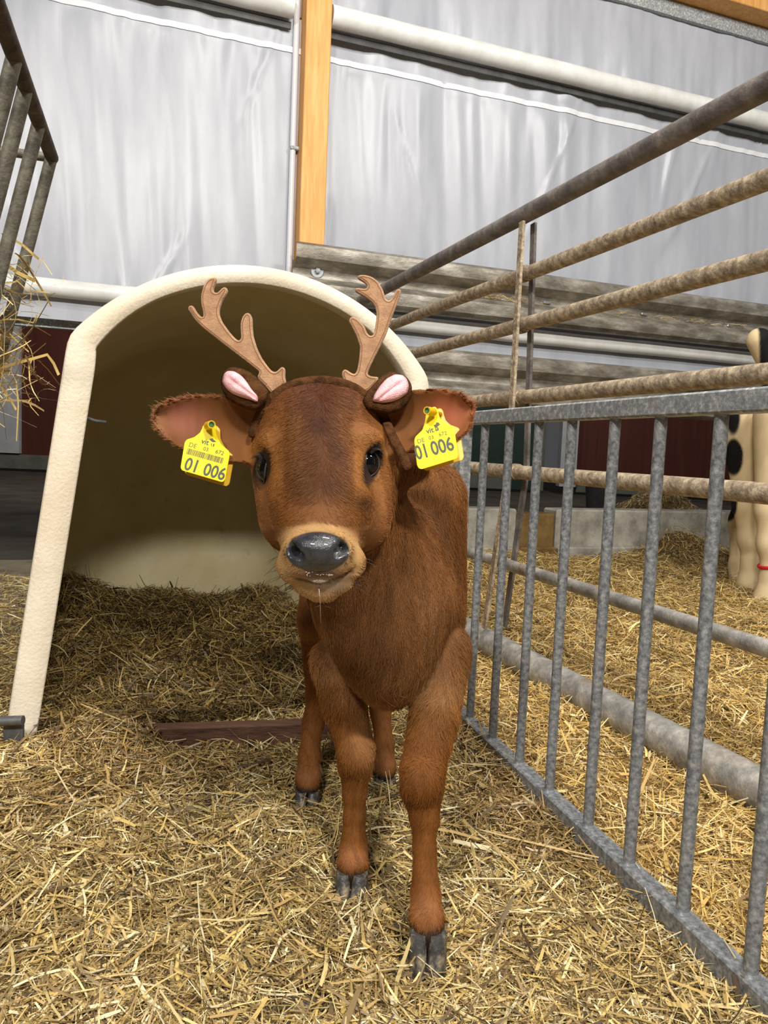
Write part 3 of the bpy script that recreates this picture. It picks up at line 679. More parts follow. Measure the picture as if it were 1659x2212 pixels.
# ================================================================== CALF (one continuous body grown from a distance field)
class Field:
    def __init__(s, lo, hi, h):
        s.h = h; s.lo = np.array(lo, float); s.n = np.ceil((np.array(hi) - s.lo) / h).astype(int) + 1
        s.D = np.full(s.n, .1, np.float32)
    def _box(s, lo, hi):
        a = np.clip(np.floor((lo - s.lo) / s.h).astype(int), 0, s.n - 1); b = np.clip(np.ceil((hi - s.lo) / s.h).astype(int) + 1, 1, s.n)
        sl = tuple(slice(x, y) for x, y in zip(a, b))
        g = np.meshgrid(*[s.lo[i] + s.h * np.arange(a[i], b[i]) for i in range(3)], indexing='ij')
        return sl, np.stack(g, -1)
    def op(s, fn, lo, hi, k=.02, sub=False):
        m = k + .012
        sl, p = s._box(np.asarray(lo) - m, np.asarray(hi) + m)
        if 0 in p.shape: return
        d = fn(p); A = s.D[sl]
        if sub: A = -A
        hh = np.maximum(k - np.abs(A - d), 0) / k
        r = np.minimum(A, d) - hh * hh * k * .25
        s.D[sl] = -r if sub else r
    def cone(s, a, b, r1, r2, k=.02, sub=False):
        a = np.asarray(a, float); b = np.asarray(b, float)
        def fn(p):
            ba = b - a; l2 = ba @ ba; rr = r1 - r2; a2 = l2 - rr * rr; il = 1 / l2
            pa = p - a; y = pa @ ba; z = y - l2; x2 = ((pa * l2 - ba * y[..., None]) ** 2).sum(-1)
            y2 = y * y * l2; z2 = z * z * l2; kk = np.sign(rr) * rr * rr * x2
            d = (np.sqrt(np.maximum(x2 * a2 * il, 0)) + y * rr) * il - r1
            d = np.where(np.sign(y) * a2 * y2 < kk, np.sqrt(x2 + y2) * il - r1, d)
            return np.where(np.sign(z) * a2 * z2 > kk, np.sqrt(x2 + z2) * il - r2, d)
        s.op(fn, np.minimum(a - r1, b - r2), np.maximum(a + r1, b + r2), k, sub)
    def chain(s, pts, k=.02):
        for (a, r1), (b, r2) in zip(pts[:-1], pts[1:]): s.cone(a, b, r1, r2, k)
    def ell(s, c, r, ax=None, k=.02, sub=False):
        c = np.asarray(c, float); r = np.asarray(r, float); ax = np.eye(3) if ax is None else np.array([unit(q) for q in ax])
        def fn(p):
            q = (p - c) @ ax.T; k0 = np.sqrt(((q / r) ** 2).sum(-1)) + 1e-9; k1 = np.sqrt(((q / r ** 2) ** 2).sum(-1)) + 1e-9
            return k0 * (k0 - 1) / k1
        e = np.abs(ax.T) @ r
        s.op(fn, c - e, c + e, k, sub)
    def mesh(s, smooth=2):
        D = s.D; nx, ny, nz = D.shape; S = D < 0
        cnt = np.zeros((nx - 1, ny - 1, nz - 1), np.int8)
        cs = [(i, j, k) for i in (0, 1) for j in (0, 1) for k in (0, 1)]
        for (i, j, k) in cs: cnt += S[i:nx - 1 + i, j:ny - 1 + j, k:nz - 1 + k]
        I = np.argwhere((cnt > 0) & (cnt < 8)); ids = np.full(cnt.shape, -1, np.int32); ids[tuple(I.T)] = np.arange(len(I))
        val = {c: D[I[:, 0] + c[0], I[:, 1] + c[1], I[:, 2] + c[2]] for c in cs}
        acc = np.zeros((len(I), 3)); num = np.zeros(len(I))
        for c in cs:
            for ax in range(3):
                if c[ax] == 0:
                    e = list(c); e[ax] = 1; e = tuple(e); a, b = val[c], val[e]; m = (a < 0) != (b < 0)
                    t = np.where(m, a / np.where(m, a - b, 1), 0); p = np.tile(np.array(c, float), (len(I), 1)); p[:, ax] += t
                    acc += p * m[:, None]; num += m
        V = s.lo + s.h * (I + acc / num[:, None]); Fs = []
        for ax in range(3):
            b_, c_ = (ax + 1) % 3, (ax + 2) % 3
            sl0 = [slice(1, -1)] * 3; sl1 = [slice(1, -1)] * 3; sl0[ax] = slice(0, -1); sl1[ax] = slice(1, None)
            A = S[tuple(sl0)]; B = S[tuple(sl1)]; E_ = np.argwhere(A != B); off = np.ones(3, int); off[ax] = 0; E_ = E_ + off
            ins = S[tuple(E_.T)]
            def cell(db, dc):
                q = E_.copy(); q[:, b_] -= db; q[:, c_] -= dc; return ids[tuple(q.T)]
            q = np.stack([cell(1, 1), cell(0, 1), cell(0, 0), cell(1, 0)], 1); q[~ins] = q[~ins][:, ::-1]; Fs.append(q)
        F = np.concatenate(Fs); F = F[(F >= 0).all(1)]
        E2 = np.concatenate([F[:, [0, 1]], F[:, [1, 2]], F[:, [2, 3]], F[:, [3, 0]]])
        for it in range(smooth):
            for lam in (.5, -.52):
                sm = np.zeros_like(V); n_ = np.zeros(len(V))
                for q in (0, 1): 
                    for x in range(3): sm[:, x] += np.bincount(E2[:, q], V[E2[:, 1 - q], x], len(V))
                    n_ += np.bincount(E2[:, q], minlength=len(V))
                V = V + lam * (sm / n_[:, None] - V)
        return V, F
def vnormals(V, F):
    n = np.cross(V[F[:, 2]] - V[F[:, 0]], V[F[:, 3]] - V[F[:, 1]]); N = np.zeros_like(V)
    for q in range(4):
        for x in range(3): N[:, x] += np.bincount(F[:, q], n[:, x], len(V))
    return N / (np.linalg.norm(N, axis=1)[:, None] + 1e-12)

B = Field((-.34, .74, -.01), (.20, 1.78, .86), .0034)
# trunk
B.ell((.012, 1.17, .485), (.104, .13, .145), k=.03)
B.cone((.070, 1.22, .640), (.084, 1.18, .46), .063, .052, .03)
B.cone((-.055, 1.25, .635), (-.052, 1.21, .45), .062, .050, .03)
B.ell((-.032, 1.38, .505), (.108, .23, .155), k=.04)
B.ell((-.046, 1.57, .555), (.102, .13, .13), k=.04)
B.cone((0, 1.24, .66), (-.05, 1.58, .66), .05, .05, .05)
# neck and brisket
B.cone(P(700, 985, 1.05), P(826, 1290, 1.135), .078, .104, .03)
B.cone(P(715, 1120, 1.03), P(840, 1410, 1.09), .056, .060, .04)
B.cone(P(800, 1370, 1.07), P(842, 1455, 1.11), .052, .050, .03)
B.ell(P(852, 1000, 1.06), (.050, .05, .034), k=.03)
# forelegs
B.chain([(P(940, 1405, 1.15), .056), (P(938, 1545, 1.09), .0355), (P(913, 1665, 1.045), .0325), (P(911, 1700, 1.04), .0310), (P(917, 1765, 1.035), .0215), (P(917, 1830, 1.03), .0175), (P(919, 1930, 1.015), .0215), (P(922, 1985, .995), .0245), (P(924, 2015, .985), .0235)], .007)
B.ell(P(911, 1688, 1.022), (.028, .024, .034), k=.008)
B.chain([(P(738, 1430, 1.20), .050), (P(744, 1520, 1.17), .0345), (P(767, 1612, 1.16), .0305), (P(768, 1648, 1.16), .0285), (P(766, 1712, 1.165), .0200), (P(766, 1760, 1.165), .0185), (P(763, 1835, 1.16), .0225), (P(762, 1865, 1.150), .0250), (P(761, 1885, 1.145), .0240)], .007)
B.ell(P(769, 1630, 1.143), (.029, .024, .034), k=.008)
# hind legs
B.chain([((-.094, 1.53, .50), .066), ((-.106, 1.43, .39), .050), (P(690, 1500, 1.53), .028), (P(677, 1560, 1.53), .0225), (P(668, 1630, 1.49), .0215), (P(665, 1680, 1.455), .0240), (P(665, 1705, 1.44), .0235)], .012)
B.cone((-.094, 1.56, .40), P(690, 1490, 1.56), .045, .020, .02)
B.chain([((.0, 1.54, .50), .066), ((.025, 1.45, .39), .050), (P(812, 1480, 1.61), .028), (P(822, 1540, 1.61), .0225), (P(830, 1610, 1.57), .0215), (P(830, 1655, 1.545), .0240), (P(830, 1678, 1.53), .0230)], .012)
B.cone((.0, 1.60, .40), P(812, 1470, 1.64), .05, .022, .02)
B.cone((-.05, 1.68, .60), (-.06, 1.72, .36), .022, .012, .02)      # tail
# head
B.ell(P(690, 968, 1.0), (.0845, .080, .082), k=.02)
B.cone(P(645, 895, 1.0), P(740, 893, 1.0), .040, .040, .02)       # broad crown
B.cone(P(690, 968, .985), P(693, 1090, .912), .073, .062, .02)
B.cone(P(693, 1090, .912), P(690, 1190, .850), .062, .043, .015)
B.cone(P(606, 1000, 1.0), P(634, 1118, .965), .041, .046, .02)      # cheeks
B.cone(P(785, 985, 1.0), P(766, 1115, .965), .047, .051, .02)
B.cone(P(697, 1100, .985), P(700, 1235, .862), .058, .027, .02)    # lower jaw
B.ell(P(594, 955, .948), (.022, .022, .016), k=.014)                # brows
B.ell(P(785, 947, .946), (.024, .022, .016), k=.014)
B.cone(P(662, 1205, .825), P(636, 1222, .835), .027, .022, .012)   # lip lobes
B.cone(P(716, 1202, .825), P(752, 1214, .838), .027, .022, .012)
B.ell(P(687, 1185, .815), (.037, .026, .022), k=.010)             # nose pad
B.cone(P(662, 1258, .842), P(735, 1252, .842), .017, .017, .010)   # lower lip and chin
B.cone(P(697, 1266, .850), P(697, 1242, .875), .022, .03, .010)
B.D += .0022                                                       # room for the coat
def hit(x, y, y0=.75, y1=1.3):
    ys = np.arange(y0, y1, .0012); p = np.array([P(x, y, t) for t in ys]); i = np.clip(np.rint((p - B.lo) / B.h).astype(int), 0, B.n - 1)
    k = np.nonzero(B.D[i[:, 0], i[:, 1], i[:, 2]] < 0)[0]
    return p[k[0]] if len(k) else P(x, y, y1)
toC = np.array([0, .012, 0])
# nostrils and mouth
for q in ([(628, 1174), (634, 1190), (648, 1202)], [(748, 1165), (744, 1181), (726, 1194)]):
    hs = [hit(*t) for t in q]
    for a, b_, r1, r2 in ((hs[0], hs[1], .0035, .0070), (hs[1], hs[2], .0070, .0062)): B.cone(a + toC * .25, b_ + toC * .3, r1, r2, .003, True)
    B.cone(hs[1] + toC * .4, hs[1] * .5 + hs[2] * .5 + toC * 1.6, .0070, .0040, .003, True)
HM = [hit(*q) for q in ((640, 1250), (672, 1257), (712, 1255), (742, 1243), (764, 1230))]
for a, b_ in zip(HM[:-1], HM[1:]): B.cone(a, b_, .0030, .0030, .004, True)
# ears
def ear(base, tip, top, bot, cupk, tiltv, sgn):
    a = unit(tip - base); L_ = np.linalg.norm(tip - base)
    c = unit(np.array(tiltv) - a * (np.array(tiltv) @ a)); b_ = np.cross(c, a) * sgn
    ts = np.array([q[0] for q in top]); tu = np.array([q[1] for q in top]); bs = np.array([q[0] for q in bot]); bl_ = np.array([q[1] for q in bot])
    def fn(p):
        q = p - base; u = q @ a / L_; v = q @ b_; w = q @ c
        wu = np.interp(u, ts, tu); wl = np.interp(u, bs, bl_); mid = (wu - wl) / 2; hw = np.maximum((wu + wl) / 2, 1e-3)
        x = (v - mid) / hw
        cup = cupk * (x * x - .35) * (1 - .4 * np.clip(u, 0, 1)) + .010 * np.clip(u, 0, 1) ** 2
        d2 = np.maximum((np.abs(v - mid) - hw) * .8, np.maximum(-u - .15, u - 1.0) * L_)
        return np.maximum(d2, np.abs(w - cup) * .75 - (.0046 + .004 * np.clip(1 - u * 2, 0, 1)))
    e = L_ + .02; B.op(fn, base + np.minimum(a * e, -a * .03) - .09, base + np.maximum(a * e, -a * .03) + .09, .010)
mm = .98 / 1640
ear(P(560, 935, 1.0), P(336, 897, .985), [(-.2, 36 * mm), (0, 44 * mm), (.2, 58 * mm), (.45, 62 * mm), (.7, 50 * mm), (.88, 32 * mm), (1, 6 * mm)],
    [(-.2, 58 * mm), (0, 70 * mm), (.2, 76 * mm), (.45, 80 * mm), (.7, 64 * mm), (.86, 46 * mm), (.95, 28 * mm), (1, 6 * mm)], .026, (.15, -1, .10), -1)
ear(P(830, 928, 1.0), P(1022, 883, .985), [(-.2, 36 * mm), (0, 58 * mm), (.2, 68 * mm), (.45, 64 * mm), (.7, 52 * mm), (.88, 38 * mm), (1, 8 * mm)],
    [(-.2, 58 * mm), (0, 58 * mm), (.2, 64 * mm), (.45, 73 * mm), (.7, 68 * mm), (.86, 54 * mm), (.95, 34 * mm), (1, 8 * mm)], .026, (-.15, -1, .10), 1)
# eye sockets
EYE = []
for ex, ey, n_, u_, sg in ((566, 1014, (-.80, -.60, .04), (.24, 0, 1.), -1), (802, 1001, (.70, -.71, .04), (.18, 0, 1.), 1)):
    n_ = unit(n_); c = hit(ex, ey) - n_ * .003; EYE.append((c, n_, unit(u_), sg))
for c, n_, u_, sg in EYE:
    t_ = unit(np.cross(u_, n_)); u2 = np.cross(n_, t_)
    B.ell(c + u2 * .016 + n_ * .001, (.016, .006, .009), (t_, u2, n_), k=.008)     # upper lid fold
    B.ell(c + n_ * .004, (.0135, .0190, .013), (t_, u2, n_), .003, True)
BV, BF = B.mesh(2)
# keep the biggest piece only
BN = vnormals(BV, BF)

# ---- coat colour of the animal (its own markings)
def is_head(p):
    q = proj(p); lim = np.interp(q[:, 1], [1000, 1100, 1180, 1250], [1.06, 1.0, .955, .915])
    return (p[:, 1] < lim) & (p[:, 2] > .48) & (q[:, 1] < 1300) & ((q[:, 0] < 846) | (q[:, 1] < 1000))
def coat(p, r):
    q = proj(p); x, y = q[:, 0], q[:, 1]; n = len(p); Y = p[:, 1]; Z = p[:, 2]
    lin = lambda c: s2l(c)[None]
    base = np.repeat(lin((132, 84, 42)), n, 0)
    def mix(w, c):
        nonlocal base
        w = np.clip(w, 0, 1)[:, None]; base = base * (1 - w) + lin(c) * w
    nz = NZ.fbm(p[:, 0] * 22 + Y * 9, Z * 14, 3)
    head = is_head(p)
    legs = Z < .36
    mix(.7 * sst(.33, .40, Z) * sst(.64, .50, Z) * ~head * sst(1.20, 1.05, Y), (128, 88, 54))            # chest more grey brown
    mix(.6 * sst(.42, .36, Z) * sst(.31, .36, Z) * ~head, (168, 122, 74))                 # pale brisket
    mix(.6 * legs, (132, 80, 32))
    hx = x - 690 + (y - 950) * .0
    w = np.exp(-(hx / (26 + 26 * sst(860, 1040, y))) ** 2) * sst(1110, 1040, y) * (y > 760)
    mix(head * w * (.95 + .4 * nz), (62, 32, 22))                                          # dark forehead streak
    mix(head * .6 * sst(930, 850, y) * sst(170, 110, np.abs(hx)), (92, 48, 28))
    mix(head * .35 * sst(60, 100, np.abs(hx)) * np.exp(-((y - 930) / 70) ** 2) * (np.abs(hx) < 160), (160, 102, 56))
    for (ex, ey) in ((566, 1014), (802, 1002)):
        d = np.hypot((x - ex), (y - ey) / 1.5); mix(head * .55 * np.exp(-((d - 36) / 15) ** 2) , (184, 124, 66))
        d2 = np.hypot((x - ex - (y - ey) * -.2) / 15., (y - ey) / 37.); mix(head * sst(1.45, 1.12, d2), (40, 28, 22))
    mix(head * .7 * np.exp(-((x - 785) / 24) ** 2 - ((y - 1086) / 16) ** 2), (54, 32, 24))
    mix(head * .6 * sst(85, 140, np.abs(hx)) * sst(1010, 1070, y), (166, 110, 64))          # paler cheeks
    d = np.hypot((x - 687) / 88., (y - 1196) / 56.)
    mix(head * .95 * sst(1.32, 1.05, d) * (Y < .93), (200, 156, 102))                         # tan ring round the nose
    mix(head * .9 * sst(1215, 1245, y) * (np.abs(x - 700) < 110) * (Y < .93), (200, 160, 114)) # chin
    mix(head * .8 * np.exp(-((x - 712) / 34) ** 2 - ((y - 1262) / 12) ** 2) * (Y < .9), (224, 206, 188))
    mix(head * np.exp(-((x - 690) / 50) ** 2 - ((y - 1240) / 11) ** 2) * (Y < .87), (112, 84, 80))
    for (ax_, ay_, bx_, by_) in ((640, 1250, 672, 1257), (672, 1257, 712, 1255), (712, 1255, 742, 1243), (742, 1243, 764, 1230)):
        t_ = np.clip(((x - ax_) * (bx_ - ax_) + (y - ay_) * (by_ - ay_)) / ((bx_ - ax_) ** 2 + (by_ - ay_) ** 2), 0, 1); dd_ = np.hypot(x - ax_ - t_ * (bx_ - ax_), y - ay_ - t_ * (by_ - ay_))
        mix(head * .8 * sst(4.5, 1.5, dd_) * (Y < .9), (92, 62, 54))
    d = np.hypot((x - 686) / 66., (y - 1192) / 42.); mix(head * sst(1.10, .98, d) * (Y < .86), (44, 42, 44))
    # ears: pink skin inside, pale rim
    el = (x < 540) & head; er = (x > 850) & head & (y < 1000) & (Y < 1.03)
    mix(el * .85 * np.exp(-((x - 400) / 50) ** 2 - ((y - 900 - (x - 400) * -.1) / 42) ** 2), (180, 112, 90))
    mix(er * .85 * np.exp(-((x - 965) / 42) ** 2 - ((y - 895) / 42) ** 2), (190, 108, 80))
    mix(el * .5 * sst(372, 340, x), (176, 128, 84)); mix(er * .4 * sst(1000, 1020, x), (190, 120, 76))
    mix(el * .5 * sst(480, 535, x), (120, 72, 34)); mix(er * .4 * sst(900, 860, x), (140, 84, 42))
    # legs: pale inner edges, black coronets
    for (px, py, YY, zz) in ((924, 2012, .985, 0), (761, 1884, 1.145, 0), (665, 1708, 1.44, 0), (831, 1682, 1.53, 0)):
        c = P(px, py, YY); d = np.hypot(p[:, 0] - c[0], Y - c[1]); k = (d < .06)
        mix(k * sst(c[2] + .021, c[2] + .010, Z + .004 * nz), (40, 30, 26)); mix(k * .3 * np.exp(-((Z - c[2] - .032) / .012) ** 2), (186, 126, 84))
    mix(.5 * legs * sst(.2, .26, Z) * np.exp(-((x - 800) / 40) ** 2) * (Y < 1.3), (190, 140, 90))
    return base * (1 + .10 * nz[:, None]) * (.92 + (.09 + .09 * ~head) * NZ(p[:, 0] * 150 + Y * 90, Z * 26 + Y * 14))[:, None] * (r.uniform(.82, 1.18, (n, 1)) if r is not None else 1)
calf = thing('calf', (-.01, 1.25, 0.02), 'small brown calf facing the camera, standing in straw before the cream hutch', 'calf')
me = mesh_np('body', BV - wloc(calf), BF); addcol(me, coat(BV, None) * .8); link('body', me, M['coat'], calf)

# ---- nose pad skin
q = proj(BV); dn = np.hypot((q[:, 0] - 686) / 68., (q[:, 1] - 1192) / 42.5); inn = (dn < 1.12) & (BV[:, 1] < .86) & (BN[:, 1] < .6)
fk = BF[inn[BF].all(1)]; ui, inv = np.unique(fk, return_inverse=True)
part('nose', (BV[ui] + BN[ui] * (.0015 * (1 - dn[ui] ** 5))[:, None], inv.reshape(fk.shape)), M['nose'], calf, ang=None)
# ---- eyes
for c, n_, u_, sg in EYE:
    t_ = unit(np.cross(u_, n_)); u2 = np.cross(n_, t_)
    b = MB(); b.ball(c - n_ * .0092, .0175, (t_, u2, n_), 28, 18); ey = part('eye', b, M['eye'], calf, ang=None)
    b = MB(); th = np.linspace(0, 2 * np.pi, 41); ring = []
    for a in th[:-1]:
        rr = np.array([.0118 * math.cos(a), .0165 * math.sin(a)]); z = math.sqrt(max(.0182 ** 2 - rr @ rr, 0)) - .0092
        ring.append(c + t_ * rr[0] + u2 * rr[1] + n_ * z)
    ring = np.array(ring + [ring[0], ring[1]]); b.tube(ring, .0015, 8, caps=False); part('eyelid', b, M['lid'], calf, ang=None)
    b = MB()
    for k in range(16):
        a = math.radians(40 + k * 6.5) if sg < 0 else math.radians(140 - k * 6.5)
        o_ = c + t_ * .0118 * math.cos(a) + u2 * .0182 * math.sin(a) + n_ * .005
        tip = o_ + n_ * .010 + u2 * (.001) + t_ * (.004 * math.cos(a)) - ZU * .003
        b.tube(np.array([o_, (o_ + tip) / 2 + u2 * .002, tip]), [.0005, .0004, .0001], 5)
    part('eyelashes', b, M['lid'], calf, ang=None)
# ---- hooves: two claws on each foot
def claw(c, sgn, w, h, ln, fwd, dark):
    rt = np.cross(fwd, ZU) * sgn; n = 22; th = np.linspace(0, 2 * np.pi, n, endpoint=False); R = []
    for k, t in enumerate((0, .03, .3, .6, .9, 1.0)):
        z = h * (1 - t); f_ = t ** .9; L1 = ln * (.50 + .55 * f_); L0 = ln * (.42 + .05 * f_); ww = w * (.46 + .10 * math.sin(min(t * 1.4, 1.2)))
        cc, ss = np.cos(th), np.sin(th)
        x = ww * np.sign(ss) * np.abs(ss) ** .8; x = np.where(ss < 0, x * .96, x)
        yf = np.where(cc > 0, cc * L1, cc * L0); x = x - np.where(cc > 0, .30 * w * cc ** 2 * f_, 0)
        if t == 1.0: x = x * .93; yf = yf * .95
        R.append(c + rt * (x + w * .5)[:, None] + fwd * (yf + .1 * ln * t)[:, None] + ZU * z)
    b = MB(); b.rings(R, cap0=False, cap1=True)
    v = np.concatenate(b.v); b.f.append(tuple(range(n))[::-1]); return b
for (px, py, Y_, yw, w, h, ln) in ((924, 2014, .980, -.05, .0262, .050, .031), (761, 1884, 1.140, -.1, .0258, .046, .031), (665, 1710, 1.435, 0, .024, .040, .029), (831, 1682, 1.525, .1, .024, .040, .029)):
    c = P(px, py, Y_); fwd = unit([math.sin(yw), -math.cos(yw), 0]); h = c[2] - .006
    for sg in (-1, 1):
        part('claw', claw(np.array([c[0], c[1] - .004, .010]), sg, w, h, ln, fwd, 0), M['hoof'], calf, ang=50)
# ---- saliva
b = MB(); r_ = np.random.default_rng(3)
for (fx, fy, rx, rz) in ((688, 1250, .0115, .0052), (689, 1257, .0080, .0052)):
    b.ball(hit(fx, fy) + np.array([0, .0012, 0]), (rx, .0028, rz), None, 18, 12)
for k in range(34):
    fx, fy = 690 + r_.uniform(-34, 30), 1241 + r_.normal(0, 2.2); b.ball(hit(fx, fy) - np.array([0, .0003, 0]), r_.uniform(.0005, .0013), None, 8, 6)
hd = hit(688, 1262) - np.array([0, .002, 0]); hY = hd[1]
b.tube(np.array([hd, P(691, 1290, hY - .001), P(693, 1345, hY)]), [.0010, .0003, .00025], 6)
b.ball(hd, (.0026, .0024, .0034), None, 10, 8)
part('saliva', b, M['saliva'], calf, ang=None)

# ---- fur
def tri_sample(V, F, n, r, wt=None):
    T = np.concatenate([F[:, [0, 1, 2]], F[:, [0, 2, 3]]])
    a = np.linalg.norm(np.cross(V[T[:, 1]] - V[T[:, 0]], V[T[:, 2]] - V[T[:, 0]]), axis=1)
    if wt is not None: a = a * wt[T].mean(1)
    i = r.choice(len(T), n, p=a / a.sum()); u, v = r.random(n), r.random(n); k = u + v > 1; u[k], v[k] = 1 - u[k], 1 - v[k]
    w = np.stack([1 - u - v, u, v], 1); return T[i], w
r_ = np.random.default_rng(17)
q = proj(BV); X, Yp = q[:, 0], q[:, 1]
nosew = np.hypot((X - 686) / 68., (Yp - 1192) / 43.); isnose = (nosew < 1.0) & (BV[:, 1] < .86)
eyew = np.minimum(np.hypot((X - 566) / 17., (Yp - 1014) / 38.), np.hypot((X - 802) / 17., (Yp - 1002) / 38.))
headm = is_head(BV)
wt = np.where(headm, 2.6, 1.0) * ~isnose * np.where(headm & (eyew < 1.0), 0, 1) * sst(1.75, 1.25, BV[:, 1]) 
wt = wt * np.where(headm & (np.hypot((X - 700) / 68., (Yp - 1250) / 15.) < 1) & (BV[:, 1] < .88), 0.06, 1)
earin = headm & ((np.hypot((X - 415) / 62., (Yp - 905) / 40.) < 1) | (np.hypot((X - 955) / 52., (Yp - 895) / 42.) < 1)); wt = wt * np.where(earin, .16, 1)
wt = wt * np.clip(.25 - BN[:, 1] * .6 + .5, .15, 1)
NF = 340000
T, w = tri_sample(BV, BF, NF, r_, wt)
root = (BV[T] * w[..., None]).sum(1); nrm = (BN[T] * w[..., None]).sum(1); nrm /= np.linalg.norm(nrm, axis=1)[:, None]
pq = proj(root); px, py = pq[:, 0], pq[:, 1]; hm = is_head(root)
# combing direction
comb = np.zeros_like(root); comb[:, 2] = -1; comb[:, 1] = .25
hx = px - 690
fore = hm & (np.abs(hx) < 170) & (py < 1130)
comb[fore] = np.stack([np.clip(hx[fore] / 40., -1.3, 1.3), np.full(fore.sum(), .2), -1 + .9 * sst(20, 110, np.abs(hx[fore]))], 1)
muz = hm & (np.abs(hx) < 170) & (py >= 1130); comb[muz] = np.stack([hx[muz] / 60., np.full(muz.sum(), .5), np.where(py[muz] < 1150, .6, -.6)], 1)
eL = hm & (px < 540); comb[eL] = [-1, -.1, .25]; eR = hm & (px > 850) & (py < 1000); comb[eR] = [1, -.1, .25]
comb += r_.normal(0, .22, comb.shape)
wv = NZ.fbm(root[:, 0] * 30 + root[:, 1] * 30, root[:, 2] * 30, 2); comb[:, 0] += .45 * wv
comb -= nrm * (comb * nrm).sum(1)[:, None]; comb /= np.linalg.norm(comb, axis=1)[:, None] + 1e-9
ln = np.full(NF, .0125)
ln[root[:, 2] < .36] = .010; ln[root[:, 2] < .2] = .0075
chest = (root[:, 2] > .3) & (root[:, 2] < .42) & (root[:, 1] < 1.25); ln[chest] = .016
ln[hm] = .0062; ln[fore & (np.abs(hx) < 60) & (py < 1080)] = .0095
ln[muz] = .0046; ln[eL | eR] = .006
rim = (eL & ((px < 360) | (py > 960) | (py < 872))) | (eR & ((px > 1005) | (py < 855))); ln[rim] = .007
ln[hm & (np.minimum(np.hypot((px - 566) / 26., (py - 1014) / 48.), np.hypot((px - 802) / 26., (py - 1002) / 48.)) < 1)] = .004
ln *= r_.lognormal(0, .25, NF); lift = r_.uniform(.12, .42, NF); lift[hm] *= .6; lift[eL | eR] *= .35
K = 4; pts = np.empty((NF, K, 3), np.float32)
for k in range(K):
    t = k / (K - 1)
    pts[:, k] = root + comb * (ln * t * .95)[:, None] + nrm * (ln * lift * (t - .55 * t * t))[:, None] - nrm * .0005
colr = coat(root, r_)
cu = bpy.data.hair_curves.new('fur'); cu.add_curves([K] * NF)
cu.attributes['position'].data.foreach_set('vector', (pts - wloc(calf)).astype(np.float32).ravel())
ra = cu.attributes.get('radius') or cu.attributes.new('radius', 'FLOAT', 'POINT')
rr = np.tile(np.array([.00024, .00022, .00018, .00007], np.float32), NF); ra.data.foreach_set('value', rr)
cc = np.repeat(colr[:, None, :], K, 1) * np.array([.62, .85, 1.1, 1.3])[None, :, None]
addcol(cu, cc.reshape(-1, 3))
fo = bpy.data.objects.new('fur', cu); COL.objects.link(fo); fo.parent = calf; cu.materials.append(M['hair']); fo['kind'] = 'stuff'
# whiskers
b = MB()
for k in range(26):
    sx = -1 if k < 17 else 1; y0 = r_.uniform(1195, 1275); x0 = 612 + (y0 - 1195) * .28 if sx < 0 else 782 - (y0 - 1195) * .35
    a = P(x0, y0, .835); e = a + np.array([sx * r_.uniform(.008, .03), r_.uniform(-.01, .01), -r_.uniform(.004, .022)])
    b.tube(np.array([a, (a + e) / 2 + ZU * .002, e]), [.0003, .00025, .0001], 4)
tag(part('whiskers', b, M['lid'], calf, ang=None), kind='stuff')

# ================================================================== ANTLER HEADBAND
hb = thing('antler_headband', P(690, 830, 1.0), 'brown headband with tan felt antlers and small pink-lined ears on the calf head', 'headband')
def strap_pt(x, y, Y):
    if Y: return P(x, y, Y)
    p = hit(x, y); o = unit(p - P(690, 975, 1.02)); return p + o * .0035
sp = [(549, 945, 0), (556, 920, 0), (566, 896, 0), (582, 872, 0), (604, 850, 0), (640, 832, 0), (690, 825, 0), (740, 831, 0), (783, 852, 0), (810, 880, 0), (828, 908, 0), (846, 940, .958), (861, 968, .952), (874, 992, .950), (884, 1016, .952)]
t0 = np.arange(len(sp)); tt = np.linspace(0, len(sp) - 1, 60); SP = np.array([strap_pt(*s) for s in sp]); SPI = np.stack([np.interp(tt, t0, SP[:, i]) for i in range(3)], 1)
for _ in range(3): SPI[1:-1] = SPI[1:-1] * .5 + (SPI[:-2] + SPI[2:]) * .25
b = MB(); rad = np.full(60, .0052); rad[-22:] = np.linspace(.0052, .0064, 22); rad[-1] = .003; rad[0] = .003
b.tube(SPI, rad, 14, flat=(.62, 1.15)); part('strap', b, M['plush'], hb, ang=None)
def outline(pts, org, sc, Yd, dY=0.):
    """picture outline -> list of points on a plane facing the camera at its own distance"""
    q = [(org[0] + x / sc, org[1] + y / sc) for x, y in pts]; return np.array(q)
def resample(q, n, closed=True, sm=1):
    q = np.asarray(q, float); p = np.vstack([q, q[:1]]) if closed else q
    l = np.concatenate([[0], np.cumsum(np.linalg.norm(np.diff(p, axis=0), axis=1))]); t = np.linspace(0, l[-1], n, endpoint=not closed)
    r = np.stack([np.interp(t, l, p[:, i]) for i in range(q.shape[1])], 1)
    for _ in range(sm):
        if closed: r = r * .5 + (np.roll(r, 1, 0) + np.roll(r, -1, 0)) * .25
        else: r[1:-1] = r[1:-1] * .5 + (r[:-2] + r[2:]) * .25
    return r
